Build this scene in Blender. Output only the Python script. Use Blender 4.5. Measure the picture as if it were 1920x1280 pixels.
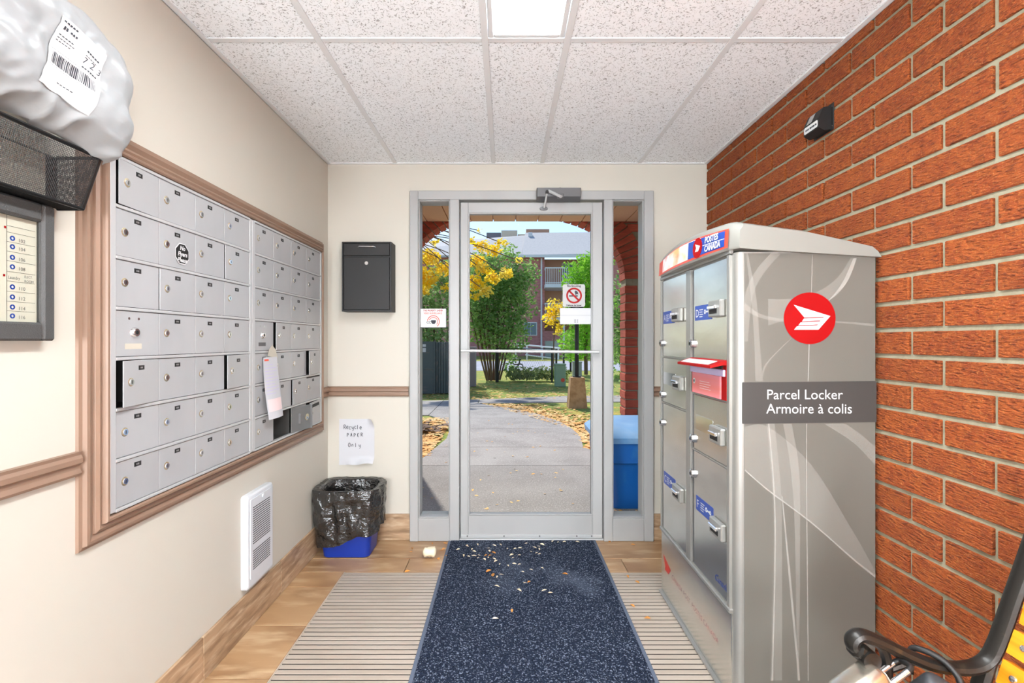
import bpy, math, random
from mathutils import Matrix, Vector, noise
random.seed(7)
for _o in list(bpy.data.objects): bpy.data.objects.remove(_o)
SC = bpy.context.scene
COL = SC.collection
PI = math.pi
# ---------------------------------------------------------------- camera
F = 920.0; CX = 948.0; CY = 638.0; CAMZ = 1.23
cam_d = bpy.data.cameras.new('camera'); cam = bpy.data.objects.new('camera', cam_d); COL.objects.link(cam)
cam_d.sensor_width = 36.0; cam_d.lens = F / 1920.0 * 36.0
cam_d.shift_x = (960 - CX) / 1920.0; cam_d.shift_y = -(640 - CY) / 1920.0
cam_d.clip_start = 0.02; cam_d.clip_end = 500
cam.location = (0, 0, CAMZ); cam.rotation_euler = (PI / 2, 0, 0)
SC.camera = cam
# ---------------------------------------------------------------- light
w = bpy.data.worlds.new('sky'); SC.world = w; w.use_nodes = True
nt = w.node_tree; bg = nt.nodes['Background']
sky = nt.nodes.new('ShaderNodeTexSky'); sky.sky_type = 'NISHITA'; sky.sun_disc = False
sky.sun_elevation = math.radians(46); sky.sun_rotation = math.radians(-20)
sky.air_density = 1.0; sky.dust_density = 0.6; sky.ozone_density = 4.0
nt.links.new(sky.outputs[0], bg.inputs[0]); bg.inputs[1].default_value = 0.21
sun_d = bpy.data.lights.new('sun', 'SUN'); sun = bpy.data.objects.new('sun', sun_d); COL.objects.link(sun)
sun_d.energy = 5.2; sun_d.angle = math.radians(1.5); sun_d.color = (1.0, 0.95, 0.86)
_d = Vector((0.33, -0.94, -math.tan(math.radians(48)))).normalized()
sun.rotation_euler = _d.to_track_quat('-Z', 'Y').to_euler(); sun.location = (-6, 20, 20)
TROFFER = 58.0; LOBBY_FILL = 40.0; GLOBE_FILL = 100.0  # lobby and globe strengths drive added fill lights out of view
vs = SC.view_settings
vs.view_transform = 'Standard'; vs.look = 'None'; vs.gamma = 1.0; vs.use_curve_mapping = False; vs.exposure = 0.0

# ---------------------------------------------------------------- helpers
def S(r, g, b):
    f = lambda c: (c / 255 / 12.92) if c <= 10.3 else ((c / 255 + 0.055) / 1.055) ** 2.4
    return (f(r), f(g), f(b), 1.0)
def at(px, py, Y): return Vector(((px - CX) * Y / F, Y, CAMZ + (CY - py) * Y / F))
def gnd(px, py, z=0.0):
    Y = (CAMZ - z) * F / (py - CY); return Vector(((px - CX) * Y / F, Y, z))
def wallx(px, py, X):
    Y = X * F / (px - CX); return Vector((X, Y, CAMZ + (CY - py) * Y / F))

MATS = {}
def mat(name, col, rough=0.5, metal=0.0, vary=None, bump=None, rnd=0.0, coat=0.0, spec=None, transl=0.0, emit=None):
    """vary=(scale(3), colour2, lo, hi); bump=(scale(3), strength, distance, detail); rnd = brightness change per object"""
    m = bpy.data.materials.new(name); m.use_nodes = True; MATS[name] = m
    n = m.node_tree.nodes; L = m.node_tree.links; b = n['Principled BSDF']
    b.inputs['Base Color'].default_value = col; b.inputs['Roughness'].default_value = rough; b.inputs['Metallic'].default_value = metal
    if coat: b.inputs['Coat Weight'].default_value = coat
    if spec is not None: b.inputs['Specular IOR Level'].default_value = spec
    if emit: b.inputs['Emission Color'].default_value = emit[0]; b.inputs['Emission Strength'].default_value = emit[1]
    m.diffuse_color = col
    tc = n.new('ShaderNodeTexCoord'); oi = n.new('ShaderNodeObjectInfo')
    def coords(scale):
        mp = n.new('ShaderNodeMapping'); mp.inputs['Scale'].default_value = scale
        ad = n.new('ShaderNodeVectorMath'); ad.operation = 'ADD'
        sc = n.new('ShaderNodeVectorMath'); sc.operation = 'SCALE'; sc.inputs[0].default_value = (13.0, 7.0, 5.0)
        L.new(oi.outputs['Random'], sc.inputs['Scale'])
        L.new(tc.outputs['Object'], ad.inputs[0]); L.new(sc.outputs[0], ad.inputs[1]); L.new(ad.outputs[0], mp.inputs['Vector'])
        return mp.outputs[0]
    src = None
    if vary:
        vl = vary if isinstance(vary, list) else [vary]
        for (sc_, c2, lo, hi) in vl:
            nz = n.new('ShaderNodeTexNoise'); nz.inputs['Scale'].default_value = 1.0; nz.inputs['Detail'].default_value = 5
            L.new(coords(sc_), nz.inputs['Vector'])
            mr = n.new('ShaderNodeMapRange'); mr.inputs['From Min'].default_value = lo; mr.inputs['From Max'].default_value = hi
            L.new(nz.outputs['Fac'], mr.inputs['Value'])
            mx = n.new('ShaderNodeMix'); mx.data_type = 'RGBA'
            L.new(mr.outputs[0], mx.inputs['Factor'])
            if src is None: mx.inputs['A'].default_value = col
            else: L.new(src, mx.inputs['A'])
            mx.inputs['B'].default_value = c2; src = mx.outputs['Result']
    if rnd:
        hs = n.new('ShaderNodeHueSaturation'); mr = n.new('ShaderNodeMapRange')
        mr.inputs['To Min'].default_value = 1 - rnd; mr.inputs['To Max'].default_value = 1 + rnd
        L.new(oi.outputs['Random'], mr.inputs['Value']); L.new(mr.outputs[0], hs.inputs['Value'])
        if src is None: hs.inputs['Color'].default_value = col
        else: L.new(src, hs.inputs['Color'])
        src = hs.outputs['Color']
    if src is not None: L.new(src, b.inputs['Base Color'])
    if bump:
        bl = bump if isinstance(bump, list) else [bump]; prev = None
        for (sc_, st, di, de) in bl:
            nz = n.new('ShaderNodeTexNoise'); nz.inputs['Scale'].default_value = 1.0; nz.inputs['Detail'].default_value = de
            L.new(coords(sc_), nz.inputs['Vector'])
            bp = n.new('ShaderNodeBump'); bp.inputs['Strength'].default_value = st; bp.inputs['Distance'].default_value = di
            L.new(nz.outputs['Fac'], bp.inputs['Height'])
            if prev is not None: L.new(prev, bp.inputs['Normal'])
            prev = bp.outputs['Normal']
        L.new(prev, b.inputs['Normal'])
    if transl:
        tr = n.new('ShaderNodeBsdfTranslucent'); ms = n.new('ShaderNodeMixShader'); ms.inputs[0].default_value = transl
        tr.inputs['Color'].default_value = col
        if src is not None: L.new(src, tr.inputs['Color'])
        L.new(b.outputs[0], ms.inputs[1]); L.new(tr.outputs[0], ms.inputs[2]); L.new(ms.outputs[0], n['Material Output'].inputs['Surface'])
    return m
def glass_mat(name, tint=(1, 1, 1, 1)):
    m = bpy.data.materials.new(name); m.use_nodes = True; MATS[name] = m
    n = m.node_tree.nodes; L = m.node_tree.links; n.remove(n['Principled BSDF'])
    t = n.new('ShaderNodeBsdfTransparent'); t.inputs[0].default_value = tint
    g = n.new('ShaderNodeBsdfGlossy'); g.inputs['Roughness'].default_value = 0.02
    f = n.new('ShaderNodeFresnel'); f.inputs['IOR'].default_value = 1.03
    x = n.new('ShaderNodeMixShader'); L.new(f.outputs[0], x.inputs[0]); L.new(t.outputs[0], x.inputs[1]); L.new(g.outputs[0], x.inputs[2])
    L.new(x.outputs[0], n['Material Output'].inputs['Surface']); return m
def film_mat(name, col, alpha):
    m = bpy.data.materials.new(name); m.use_nodes = True; MATS[name] = m
    n = m.node_tree.nodes; L = m.node_tree.links; b = n['Principled BSDF']
    b.inputs['Base Color'].default_value = col; b.inputs['Roughness'].default_value = 0.45
    t = n.new('ShaderNodeBsdfTransparent'); x = n.new('ShaderNodeMixShader'); x.inputs[0].default_value = alpha
    L.new(t.outputs[0], x.inputs[1]); L.new(b.outputs[0], x.inputs[2]); L.new(x.outputs[0], n['Material Output'].inputs['Surface']); return m

WM = {}
def link(o, parent=None, W=None):
    COL.objects.link(o)
    W = W or Matrix.Identity(4); o.matrix_basis = W; WM[o.name] = W
    if parent is not None:
        o.parent = parent; o.matrix_parent_inverse = WM[parent.name].inverted()
    return o
def tag(o, label=None, cat=None, group=None, kind=None):
    if label: o['label'] = label
    if cat: o['category'] = cat
    if group: o['group'] = group
    if kind: o['kind'] = kind
    return o
def thing(name, loc, label, cat, group=None):
    o = bpy.data.objects.new(name, None); o.empty_display_size = 0.05
    link(o, None, Matrix.Translation(Vector(loc))); return tag(o, label, cat, group)
def setting(name, loc=(0, 0, 0)):
    o = bpy.data.objects.new(name, None); o.empty_display_size = 0.05
    link(o, None, Matrix.Translation(Vector(loc))); o['kind'] = 'structure'; return o
def inst(name, mesh, loc, parent=None, rot=None, scale=None):
    o = bpy.data.objects.new(name, mesh)
    W = Matrix.Translation(Vector(loc))
    if rot is not None: W = W @ rot.to_4x4()
    if scale is not None: W = W @ Matrix.Diagonal((*scale, 1.0))
    return link(o, parent, W)
def frame(o, right, up):
    r = Vector(right).normalized(); u = Vector(up).normalized(); n = r.cross(u); u = n.cross(r)
    return Matrix(((r.x, u.x, n.x, o[0]), (r.y, u.y, n.y, o[1]), (r.z, u.z, n.z, o[2]), (0, 0, 0, 1)))
def fl(o): return frame(o, (0, 1, 0), (0, 0, 1))      # on the left wall, normal +X
def fr(o): return frame(o, (0, -1, 0), (0, 0, 1))     # normal -X
def fb(o): return frame(o, (1, 0, 0), (0, 0, 1))      # facing the camera, normal -Y

class MB:
    def __init__(s, M=None): s.v = []; s.f = []; s.m = []; s.M = M; s.k = 0
    def add(s, vs_, fs_):
        o = len(s.v)
        for p in vs_:
            p = Vector(p); s.v.append(s.M @ p if s.M is not None else p)
        for f in fs_: s.f.append([i + o for i in f]); s.m.append(s.k)
        return s
    def box(s, a, b):
        x0, x1 = sorted((a[0], b[0])); y0, y1 = sorted((a[1], b[1])); z0, z1 = sorted((a[2], b[2]))
        return s.add([(x0, y0, z0), (x1, y0, z0), (x1, y1, z0), (x0, y1, z0), (x0, y0, z1), (x1, y0, z1), (x1, y1, z1), (x0, y1, z1)],
                     [(0, 3, 2, 1), (4, 5, 6, 7), (0, 1, 5, 4), (1, 2, 6, 5), (2, 3, 7, 6), (3, 0, 4, 7)])
    def cbox(s, a, b, c=0.002):
        """chamfered box"""
        x = sorted((a[0], b[0])); y = sorted((a[1], b[1])); z = sorted((a[2], b[2]))
        c = min(c, .49 * (x[1] - x[0]), .49 * (y[1] - y[0]), .49 * (z[1] - z[0]))
        V = []; idx = {}
        for i in (0, 1):
            for j in (0, 1):
                for k in (0, 1):
                    sx, sy, sz = 1 - 2 * i, 1 - 2 * j, 1 - 2 * k
                    idx[i, j, k] = (len(V), len(V) + 1, len(V) + 2)
                    V += [(x[i], y[j] + sy * c, z[k] + sz * c), (x[i] + sx * c, y[j], z[k] + sz * c), (x[i] + sx * c, y[j] + sy * c, z[k])]
        Fc = []
        for i in (0, 1): Fc.append([idx[i, 0, 0][0], idx[i, 0, 1][0], idx[i, 1, 1][0], idx[i, 1, 0][0]])
        for j in (0, 1): Fc.append([idx[0, j, 0][1], idx[1, j, 0][1], idx[1, j, 1][1], idx[0, j, 1][1]])
        for k in (0, 1): Fc.append([idx[0, 0, k][2], idx[0, 1, k][2], idx[1, 1, k][2], idx[1, 0, k][2]])
        for j in (0, 1):
            for k in (0, 1): Fc.append([idx[0, j, k][1], idx[1, j, k][1], idx[1, j, k][2], idx[0, j, k][2]])
        for i in (0, 1):
            for k in (0, 1): Fc.append([idx[i, 0, k][0], idx[i, 1, k][0], idx[i, 1, k][2], idx[i, 0, k][2]])
        for i in (0, 1):
            for j in (0, 1): Fc.append([idx[i, j, 0][0], idx[i, j, 1][0], idx[i, j, 1][1], idx[i, j, 0][1]])
        for t in idx.values(): Fc.append(list(t))
        cen = Vector(((x[0] + x[1]) / 2, (y[0] + y[1]) / 2, (z[0] + z[1]) / 2)); out = []
        for f in Fc:
            p = [Vector(V[q]) for q in f]; nrm = (p[1] - p[0]).cross(p[2] - p[0])
            mid = sum(p, Vector()) / len(p)
            out.append(f if nrm.dot(mid - cen) > 0 else f[::-1])
        return s.add(V, out)
    def prism(s, pts, z0, z1):
        n = len(pts); A = sum(pts[i][0] * pts[(i + 1) % n][1] - pts[(i + 1) % n][0] * pts[i][1] for i in range(n))
        if A < 0: pts = pts[::-1]
        return s.add([(p[0], p[1], z0) for p in pts] + [(p[0], p[1], z1) for p in pts],
                     [list(range(n))[::-1], list(range(n, 2 * n))] + [[i, (i + 1) % n, n + (i + 1) % n, n + i] for i in range(n)])
    def loft(s, rings, closed=True, caps=True):
        n = len(rings[0]); V = [p for r in rings for p in r]; Fc = []
        for k in range(len(rings) - 1):
            for i in range(n if closed else n - 1):
                j = (i + 1) % n; Fc.append([k * n + i, k * n + j, (k + 1) * n + j, (k + 1) * n + i])
        if caps: Fc.append(list(range(n))[::-1]); Fc.append([(len(rings) - 1) * n + i for i in range(n)])
        return s.add(V, Fc)
    def tube(s, path, r, seg=10, sq=None, caps=True):
        """path of points, radius (float or list); sq=(axis vector, factor) flattens/widens along an axis"""
        P = [Vector(p) for p in path]; R = r if isinstance(r, (list, tuple)) else [r] * len(P); rings = []
        t0 = (P[1] - P[0]).normalized(); up = Vector((0, 0, 1)) if abs(t0.z) < .9 else Vector((0, 1, 0))
        nrm = t0.cross(up).normalized()
        for i, p in enumerate(P):
            t = (P[min(i + 1, len(P) - 1)] - P[max(i - 1, 0)]).normalized()
            nrm = (nrm - t * nrm.dot(t)).normalized(); bi = t.cross(nrm); ring = []
            for q in range(seg):
                a = 2 * PI * q / seg; d = (nrm * math.cos(a) + bi * math.sin(a)) * R[i]
                if sq: ax = Vector(sq[0]); d = d + ax * d.dot(ax) * (sq[1] - 1)
                ring.append(p + d)
            rings.append(ring)
        return s.loft(rings, True, caps)
    def cyl(s, a, b, r0, r1=None, seg=16): return s.tube([a, b], [r0, r0 if r1 is None else r1], seg)
    def grid(s, fn, nu, nv, flip=False):
        V = [fn(i / nu, j / nv) for j in range(nv + 1) for i in range(nu + 1)]; Fc = []
        for j in range(nv):
            for i in range(nu):
                q = [j * (nu + 1) + i, j * (nu + 1) + i + 1, (j + 1) * (nu + 1) + i + 1, (j + 1) * (nu + 1) + i]
                Fc.append(q[::-1] if flip else q)
        return s.add(V, Fc)
    def mesh(s, name, mats, smooth=False, center=True):
        if not isinstance(mats, (list, tuple)): mats = [mats]
        lo = Vector((min(p.x for p in s.v), min(p.y for p in s.v), min(p.z for p in s.v)))
        hi = Vector((max(p.x for p in s.v), max(p.y for p in s.v), max(p.z for p in s.v)))
        c = (lo + hi) / 2 if center else Vector()
        me = bpy.data.meshes.new(name); me.from_pydata([p - c for p in s.v], [], s.f)
        for m_ in mats: me.materials.append(MATS[m_] if isinstance(m_, str) else m_)
        me.polygons.foreach_set('material_index', s.m)
        if smooth:
            me.polygons.foreach_set('use_smooth', [True] * len(s.f))
            if smooth != 'all': me.set_sharp_from_angle(angle=math.radians(38))
        me.update(); return me, c
    def build(s, name, mats, parent=None, smooth=False, label=None, cat=None, group=None, kind=None):
        me, c = s.mesh(name, mats, smooth); o = bpy.data.objects.new(name, me)
        link(o, parent, Matrix.Translation(c)); return tag(o, label, cat, group, kind)

def rrect(x0, y0, x1, y1, r, seg=5):
    out = []
    for (cx, cy, a0) in ((x1 - r, y0 + r, -PI / 2), (x1 - r, y1 - r, 0), (x0 + r, y1 - r, PI / 2), (x0 + r, y0 + r, PI)):
        for i in range(seg + 1):
            a = a0 + PI / 2 * i / seg; out.append((cx + r * math.cos(a), cy + r * math.sin(a)))
    return out
def circ(cx, cy, r, seg=28): return [(cx + r * math.cos(2 * PI * i / seg), cy + r * math.sin(2 * PI * i / seg)) for i in range(seg)]
def decal(name, pts, M, m, parent, z0=0.0, z1=0.0006, **k):
    return MB(M).prism(pts, z0, z1).build(name, m, parent, **k)
def ringpoly(mb, cx, cy, r0, r1, z0, z1, a0=0, a1=2 * PI, seg=32):
    P = []
    for i in range(seg + 1):
        a = a0 + (a1 - a0) * i / seg; c, s_ = math.cos(a), math.sin(a)
        P.append([(cx + r0 * c, cy + r0 * s_, z0), (cx + r1 * c, cy + r1 * s_, z0), (cx + r1 * c, cy + r1 * s_, z1), (cx + r0 * c, cy + r0 * s_, z1)])
    return mb.loft(P, True, True)
def text_mb(mb, s, size, x=0, y=0, align='LEFT', z=0.0006, sx=1.0, shear=0.0, bold=0.0):
    cu = bpy.data.curves.new('lettering', 'FONT'); cu.body = s; cu.size = size; cu.align_x = align; cu.shear = shear; cu.offset = bold
    cu.resolution_u = 3
    o = bpy.data.objects.new('lettering_tmp', cu); COL.objects.link(o); bpy.context.view_layer.update()
    me = bpy.data.meshes.new_from_object(o.evaluated_get(bpy.context.evaluated_depsgraph_get()))
    mb.add([(v.co.x * sx + x, v.co.y + y, z) for v in me.vertices], [list(p.vertices) for p in me.polygons])
    bpy.data.objects.remove(o); bpy.data.curves.remove(cu); bpy.data.meshes.remove(me); return mb
def text(s, size, M, m, parent, x=0, y=0, align='LEFT', z=0.0012, sx=1.0, shear=0.0, bold=0.0, name='lettering'):
    return text_mb(MB(M), s, size, x, y, align, z, sx, shear, bold).build(name, m, parent)
def smooth_path(pts, n=6):
    P = [Vector(p) for p in pts]; out = []
    for i in range(len(P) - 1):
        a = P[max(i - 1, 0)]; b = P[i]; c = P[i + 1]; d = P[min(i + 2, len(P) - 1)]
        for k in range(n):
            t = k / n
            out.append(0.5 * ((2 * b) + (c - a) * t + (2 * a - 5 * b + 4 * c - d) * t * t + (3 * b - a - 3 * c + d) * t ** 3))
    out.append(P[-1]); return out

# ---------------------------------------------------------------- materials
U = lambda s: (s, s, s)
mat('wall_paint', S(194, 188, 176), .6, bump=(U(220), .06, .001, 3))
mat('ceil_grid', S(220, 221, 222), .5); mat('lobby_white', S(236, 238, 240), .6)
mat('brick', S(174, 84, 26), .88, vary=[(U(22), S(160, 70, 20), .42, .66), (U(210), S(198, 122, 62), .56, .76), ((62, 50, 190), S(122, 50, 14), .54, .72)],  # last tone follows the bump and paints in the shade of its relief
    bump=[((62, 50, 190), 1.0, .03, 4), (U(320), .3, .003, 3)], rnd=.08)
mat('mortar', S(154, 148, 126), .95, vary=(U(30), S(138, 131, 108), .4, .7), bump=(U(160), .5, .003, 5))
mat('porch_brick', S(186, 88, 66), .85, vary=((8, 10, 40), S(156, 68, 52), .4, .7), bump=((30, 30, 90), .5, .004, 4), rnd=.12)
mat('tile_floor', S(166, 131, 95), .32, vary=[((3, 5, 5), S(134, 98, 67), .45, .68), ((5, 22, 9), S(188, 160, 126), .5, .72)], bump=((6, 24, 10), .12, .003, 4), rnd=.06)
mat('tile_base', S(172, 142, 112), .4, vary=[((6, 6, 40), S(132, 104, 78), .45, .68), ((10, 9, 60), S(196, 172, 144), .52, .72)], bump=((8, 8, 60), .2, .003, 4), rnd=.06)
mat('grout', S(150, 128, 102), .9)
mat('grate', S(176, 163, 150), .5, .1, vary=((3, 3, 3), S(166, 152, 138), .4, .7), rnd=.03)
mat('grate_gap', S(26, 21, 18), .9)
mat('frame_paint', S(162, 161, 160), .42, vary=((4, 4, 2), S(155, 154, 153), .45, .75))
mat('alu', S(172, 172, 173), .4, .15, vary=((6, 6, 3), S(165, 165, 166), .4, .7))
mat('alu_bright', S(188, 188, 188), .32, .25)
mat('door_back', S(128, 128, 128), .4, .5); mat('box_inside', S(62, 60, 57), .6, .2)  # door back and box interior coloured dark to stand in for shade
mat('lock_brass', S(222, 208, 176), .25, .8)
mat('chrome', S(226, 226, 228), .14, .95)
mat('dark', S(24, 23, 23), .6)
mat('plate_black', S(20, 19, 19), .55)
mat('white', S(208, 208, 208), .5)
mat('paper', S(204, 204, 208), .75, transl=.12)
mat('ink', S(48, 50, 58), .8)
mat('trim_brown', S(136, 109, 91), .45, vary=(U(9), S(131, 105, 87), .4, .7))
mat('heater_white', S(204, 206, 210), .35)
mat('black_metal', S(20, 18, 18), .55, .0, bump=(U(500), .12, .0006, 2))
mat('closer_grey', S(100, 99, 100), .42, .4)
mat('steel', S(222, 220, 214), .25, .92, vary=((3, 3, 8), S(200, 198, 192), .35, .7), bump=((4, 4, 2), .05, .004, 1))
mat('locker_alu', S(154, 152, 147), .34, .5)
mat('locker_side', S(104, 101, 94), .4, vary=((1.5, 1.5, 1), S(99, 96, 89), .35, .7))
mat('locker_cap', S(136, 134, 128), .35)
mat('locker_band', S(60, 58, 56), .45)
film_mat('print_light', S(226, 221, 212), .13); film_mat('print_line', S(230, 226, 218), .26)
mat('red', S(150, 1, 3), .5, spec=.2); mat('red_orange', S(226, 74, 54), .35); mat('orange', S(236, 152, 96), .4); mat('pale_pink', S(238, 214, 214), .4)
mat('blue_label', S(30, 66, 150), .35); mat('blue_navy', S(24, 58, 142), .35); mat('lavender', S(196, 186, 226), .35)
mat('slot_panel', S(232, 112, 78), .35, vary=((.1, .1, 16), S(222, 140, 160), .35, .7))
mat('mat_pile', S(36, 44, 62), .95, vary=[(U(150), S(138, 148, 166), .54, .66), (U(230), S(13, 17, 28), .52, .62), ((2.2, 1.7, 2), S(112, 122, 140), .56, .95)], bump=(U(260), .8, .008, 4), spec=.1)
mat('mat_edge', S(84, 93, 110), .8)
mat('blue_plastic', S(8, 46, 142), .38, bump=(U(200), .05, .001, 2))
mat('blue_bin_out', S(22, 96, 178), .35, vary=((5, 5, 3), S(60, 124, 190), .62, .8)); mat('blue_lid', S(112, 160, 214), .4, vary=(U(6), S(140, 178, 220), .4, .7))
mat('bag_black', S(40, 38, 37), .17, bump=[((9, 9, 12), .9, .05, 4), (U(34), .5, .010, 3)], spec=.8)
mat('poly_bag', S(164, 166, 167), .28, bump=[((7, 6, 9), .35, .02, 4), ((20, 12, 26), .25, .008, 3)], transl=.15)
mat('mesh_black', S(26, 25, 25), .4, .4)
mat('panel_frame', S(74, 73, 72), .55, .2, bump=(U(420), .7, .002, 3))
mat('panel_paper', S(190, 182, 166), .7)
mat('iron', S(40, 37, 34), .35, .5, bump=(U(90), .3, .002, 4), vary=((20, 20, 20), S(92, 78, 58), .62, .8))
mat('bench_wood', S(232, 150, 30), .35, vary=((60, 1.2, 60), S(206, 120, 18), .42, .7))
mat('lockbox_silver', S(206, 196, 180), .26, .9); mat('lockbox_black', S(52, 53, 56), .5)
mat('leaf_pale', S(236, 220, 190), .7, rnd=.12, transl=.1); mat('leaf_tan', S(206, 140, 66), .7, rnd=.2, transl=.1)
mat('concrete', S(160, 154, 152), .9, vary=[(U(2.2), S(140, 134, 132), .4, .7), (U(60), S(196, 190, 186), .55, .75)], bump=(U(70), .3, .006, 5))
mat('concrete_rough', S(150, 144, 142), .95, vary=[(U(2.0), S(134, 128, 126), .4, .7), (U(75), S(186, 180, 176), .55, .72), (U(110), S(104, 100, 98), .57, .72)], bump=(U(80), .6, .012, 5))
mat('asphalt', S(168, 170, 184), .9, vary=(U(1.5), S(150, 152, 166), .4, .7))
mat('grass', S(150, 166, 78), .95, vary=[(U(3), S(214, 180, 84), .48, .66), (U(30), S(114, 144, 58), .5, .7), (U(14), S(222, 204, 132), .56, .72)], bump=(U(60), .8, .05, 5))
mat('soffit', S(232, 186, 156), .7, bump=((140, 1, 1), .3, .003, 1), rnd=.04)
mat('leaf_green', S(128, 168, 92), .7, rnd=.1, transl=.55, vary=[(U(1.6), S(172, 206, 118), .45, .68), (U(9), S(220, 232, 190), .55, .75)]); mat('leaf_lime', S(140, 200, 60), .7, transl=.5, vary=(U(1.4), S(160, 208, 80), .45, .7))
mat('leaf_yellow', S(255, 222, 50), .7, transl=.6, vary=(U(2.5), S(255, 236, 130), .45, .7)); mat('leaf_dark', S(126, 160, 100), .8, transl=.5, vary=[(U(2), S(168, 198, 128), .45, .7), (U(9), S(216, 228, 190), .55, .75)])
mat('leaf_ivy', S(120, 142, 80), .8, transl=.3, vary=(U(3), S(172, 180, 120), .45, .7)); mat('bark', S(120, 96, 80), .9, bump=((20, 20, 6), .6, .02, 4))
mat('litter', S(226, 164, 84), .8, vary=(U(5), S(240, 206, 146), .4, .65)); mat('litter_dark', S(96, 66, 46), .8)
mat('wall_brick_far', S(206, 140, 136), .9, vary=((3, 3, 12), S(186, 118, 116), .4, .7)); mat('recess_brown', S(206, 160, 136), .9)
mat('shingle', S(196, 194, 196), .9, vary=((6, 6, 20), S(182, 180, 184), .4, .7)); mat('beige', S(214, 206, 188), .8); mat('siding_grey', S(126, 128, 138), .8)
mat('white_far', S(236, 236, 240), .6); mat('window_far', S(120, 136, 146), .2)
mat('dumpster', S(78, 88, 88), .6, vary=((4, 4, 10), S(104, 98, 94), .55, .75), rnd=.05); mat('cabinet_grey', S(156, 146, 148), .6)
mat('pedestal', S(142, 166, 142), .6); mat('pedestal_grey', S(170, 172, 162), .6); mat('post_conc', S(186, 150, 112), .95, vary=(U(14), S(160, 124, 88), .4, .7), bump=(U(40), .5, .01, 4))
mat('lens', (1, 1, 1, 1), .5, emit=((0.88, 0.955, 1.0, 1), TROFFER)); mat('lens_globe', (1, 1, 1, 1), .5, emit=((0.90, 0.96, 1.0, 1), GLOBE_FILL)); mat('lens_lobby', (1, 1, 1, 1), .5, emit=((0.88, 0.955, 1.0, 1), LOBBY_FILL))
glass_mat('glass', (.97, .985, .98, 1)); film_mat('dir_glass', (1, 1, 1, 1), .04)
def ceiling_tile_mat():
    m = mat('ceil_tile', S(246, 245, 243), .9)
    n = m.node_tree.nodes; L = m.node_tree.links; b = n['Principled BSDF']
    tc = n.new('ShaderNodeTexCoord'); oi = n.new('ShaderNodeObjectInfo'); ad = n.new('ShaderNodeVectorMath')
    L.new(tc.outputs['Object'], ad.inputs[0]); L.new(oi.outputs['Location'], ad.inputs[1])
    wp = n.new('ShaderNodeTexNoise'); wp.inputs['Scale'].default_value = 42; wp.inputs['Detail'].default_value = 2
    L.new(ad.outputs[0], wp.inputs['Vector'])
    sc = n.new('ShaderNodeVectorMath'); sc.operation = 'MULTIPLY_ADD'; sc.inputs[1].default_value = (.045,) * 3
    L.new(wp.outputs['Color'], sc.inputs[0]); L.new(ad.outputs[0], sc.inputs[2])
    v = n.new('ShaderNodeTexNoise'); v.inputs['Scale'].default_value = 135; v.inputs['Detail'].default_value = 1.5
    L.new(sc.outputs[0], v.inputs['Vector'])
    mr = n.new('ShaderNodeMapRange'); mr.inputs['From Min'].default_value = .57; mr.inputs['From Max'].default_value = .68
    L.new(v.outputs['Fac'], mr.inputs['Value'])
    mx = n.new('ShaderNodeMix'); mx.data_type = 'RGBA'; mx.inputs['A'].default_value = S(246, 249, 252); mx.inputs['B'].default_value = S(168, 168, 168)
    L.new(mr.outputs[0], mx.inputs['Factor']); L.new(mx.outputs['Result'], b.inputs['Base Color'])
    bp = n.new('ShaderNodeBump'); bp.invert = True; bp.inputs['Strength'].default_value = .5; bp.inputs['Distance'].default_value = .004
    L.new(mr.outputs[0], bp.inputs['Height']); L.new(bp.outputs[0], b.inputs['Normal'])
ceiling_tile_mat()

# ---------------------------------------------------------------- room shell
XL, XR, YB, YF, ZC = -1.10, 1.244, 3.036, -1.7, 2.32
PY0, PY1, PZ0, PZ1 = 1.327, 2.86, .757, 1.742     # mailbox opening in the left wall
wl = MB()
wl.box((XL, YF, 0), (XL - .12, PY0, ZC)).box((XL, PY1, 0), (XL - .12, YB, ZC)).box((XL, PY0, 0), (XL - .12, PY1, PZ0)).box((XL, PY0, PZ1), (XL - .12, PY1, ZC))
wl.build('wall_left', 'wall_paint', kind='structure')
YFR = 3.0
dx = lambda px: (px - CX) * YFR / F
dz = lambda py: CAMZ + (CY - py) * YFR / F
FX0, FX1, FZ1 = dx(768), dx(1226), dz(357)
wb = MB()
wb.box((XL - .12, YB, 0), (FX0 + .012, YB + .2, ZC)).box((FX1 - .012, YB, 0), (XR + .1, YB + .2, ZC)).box((FX0 + .012, YB, FZ1 - .012), (FX1 - .012, YB + .2, ZC))
wb.build('wall_back', 'wall_paint', kind='structure')
# ceiling
ceil = MB().box((XL - .12, YF - .1, ZC + .06), (XR + .1, YB + .2, ZC + .1)).build('ceiling', 'ceil_grid', kind='structure')
tx = [XL, -.68, -.075, .225, .825, XR]; ty = [YF, -.654, .565, 1.784, YB]
for i in range(5):
    for j in range(4):
        if i == 2 and j in (0, 2): continue
        MB().cbox((tx[i] + .004, ty[j] + .004, ZC + .004), (tx[i + 1] - .004, ty[j + 1] - .004, ZC + .02), .004).build('ceiling_tile', 'ceil_tile', ceil)
for x in tx[1:-1]: MB().cbox((x - .012, YF, ZC - .001), (x + .012, YB, ZC + .004), .001).build('grid_tee', 'ceil_grid', ceil)
for y in ty[1:-1]:
    for i in range(5): MB().cbox((tx[i] + .012, y - .012, ZC), (tx[i + 1] - .012, y + .012, ZC + .004), .001).build('grid_tee', 'ceil_grid', ceil)
MB().box((XL, YF, ZC - .002), (XL + .02, YB, ZC + .004)).box((XL, YF, ZC - .002), (XL + .002, YB, ZC + .02)).build('wall_angle', 'ceil_grid', ceil)
MB().box((XR, YF, ZC - .002), (XR - .02, YB, ZC + .004)).build('wall_angle', 'ceil_grid', ceil)
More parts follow.
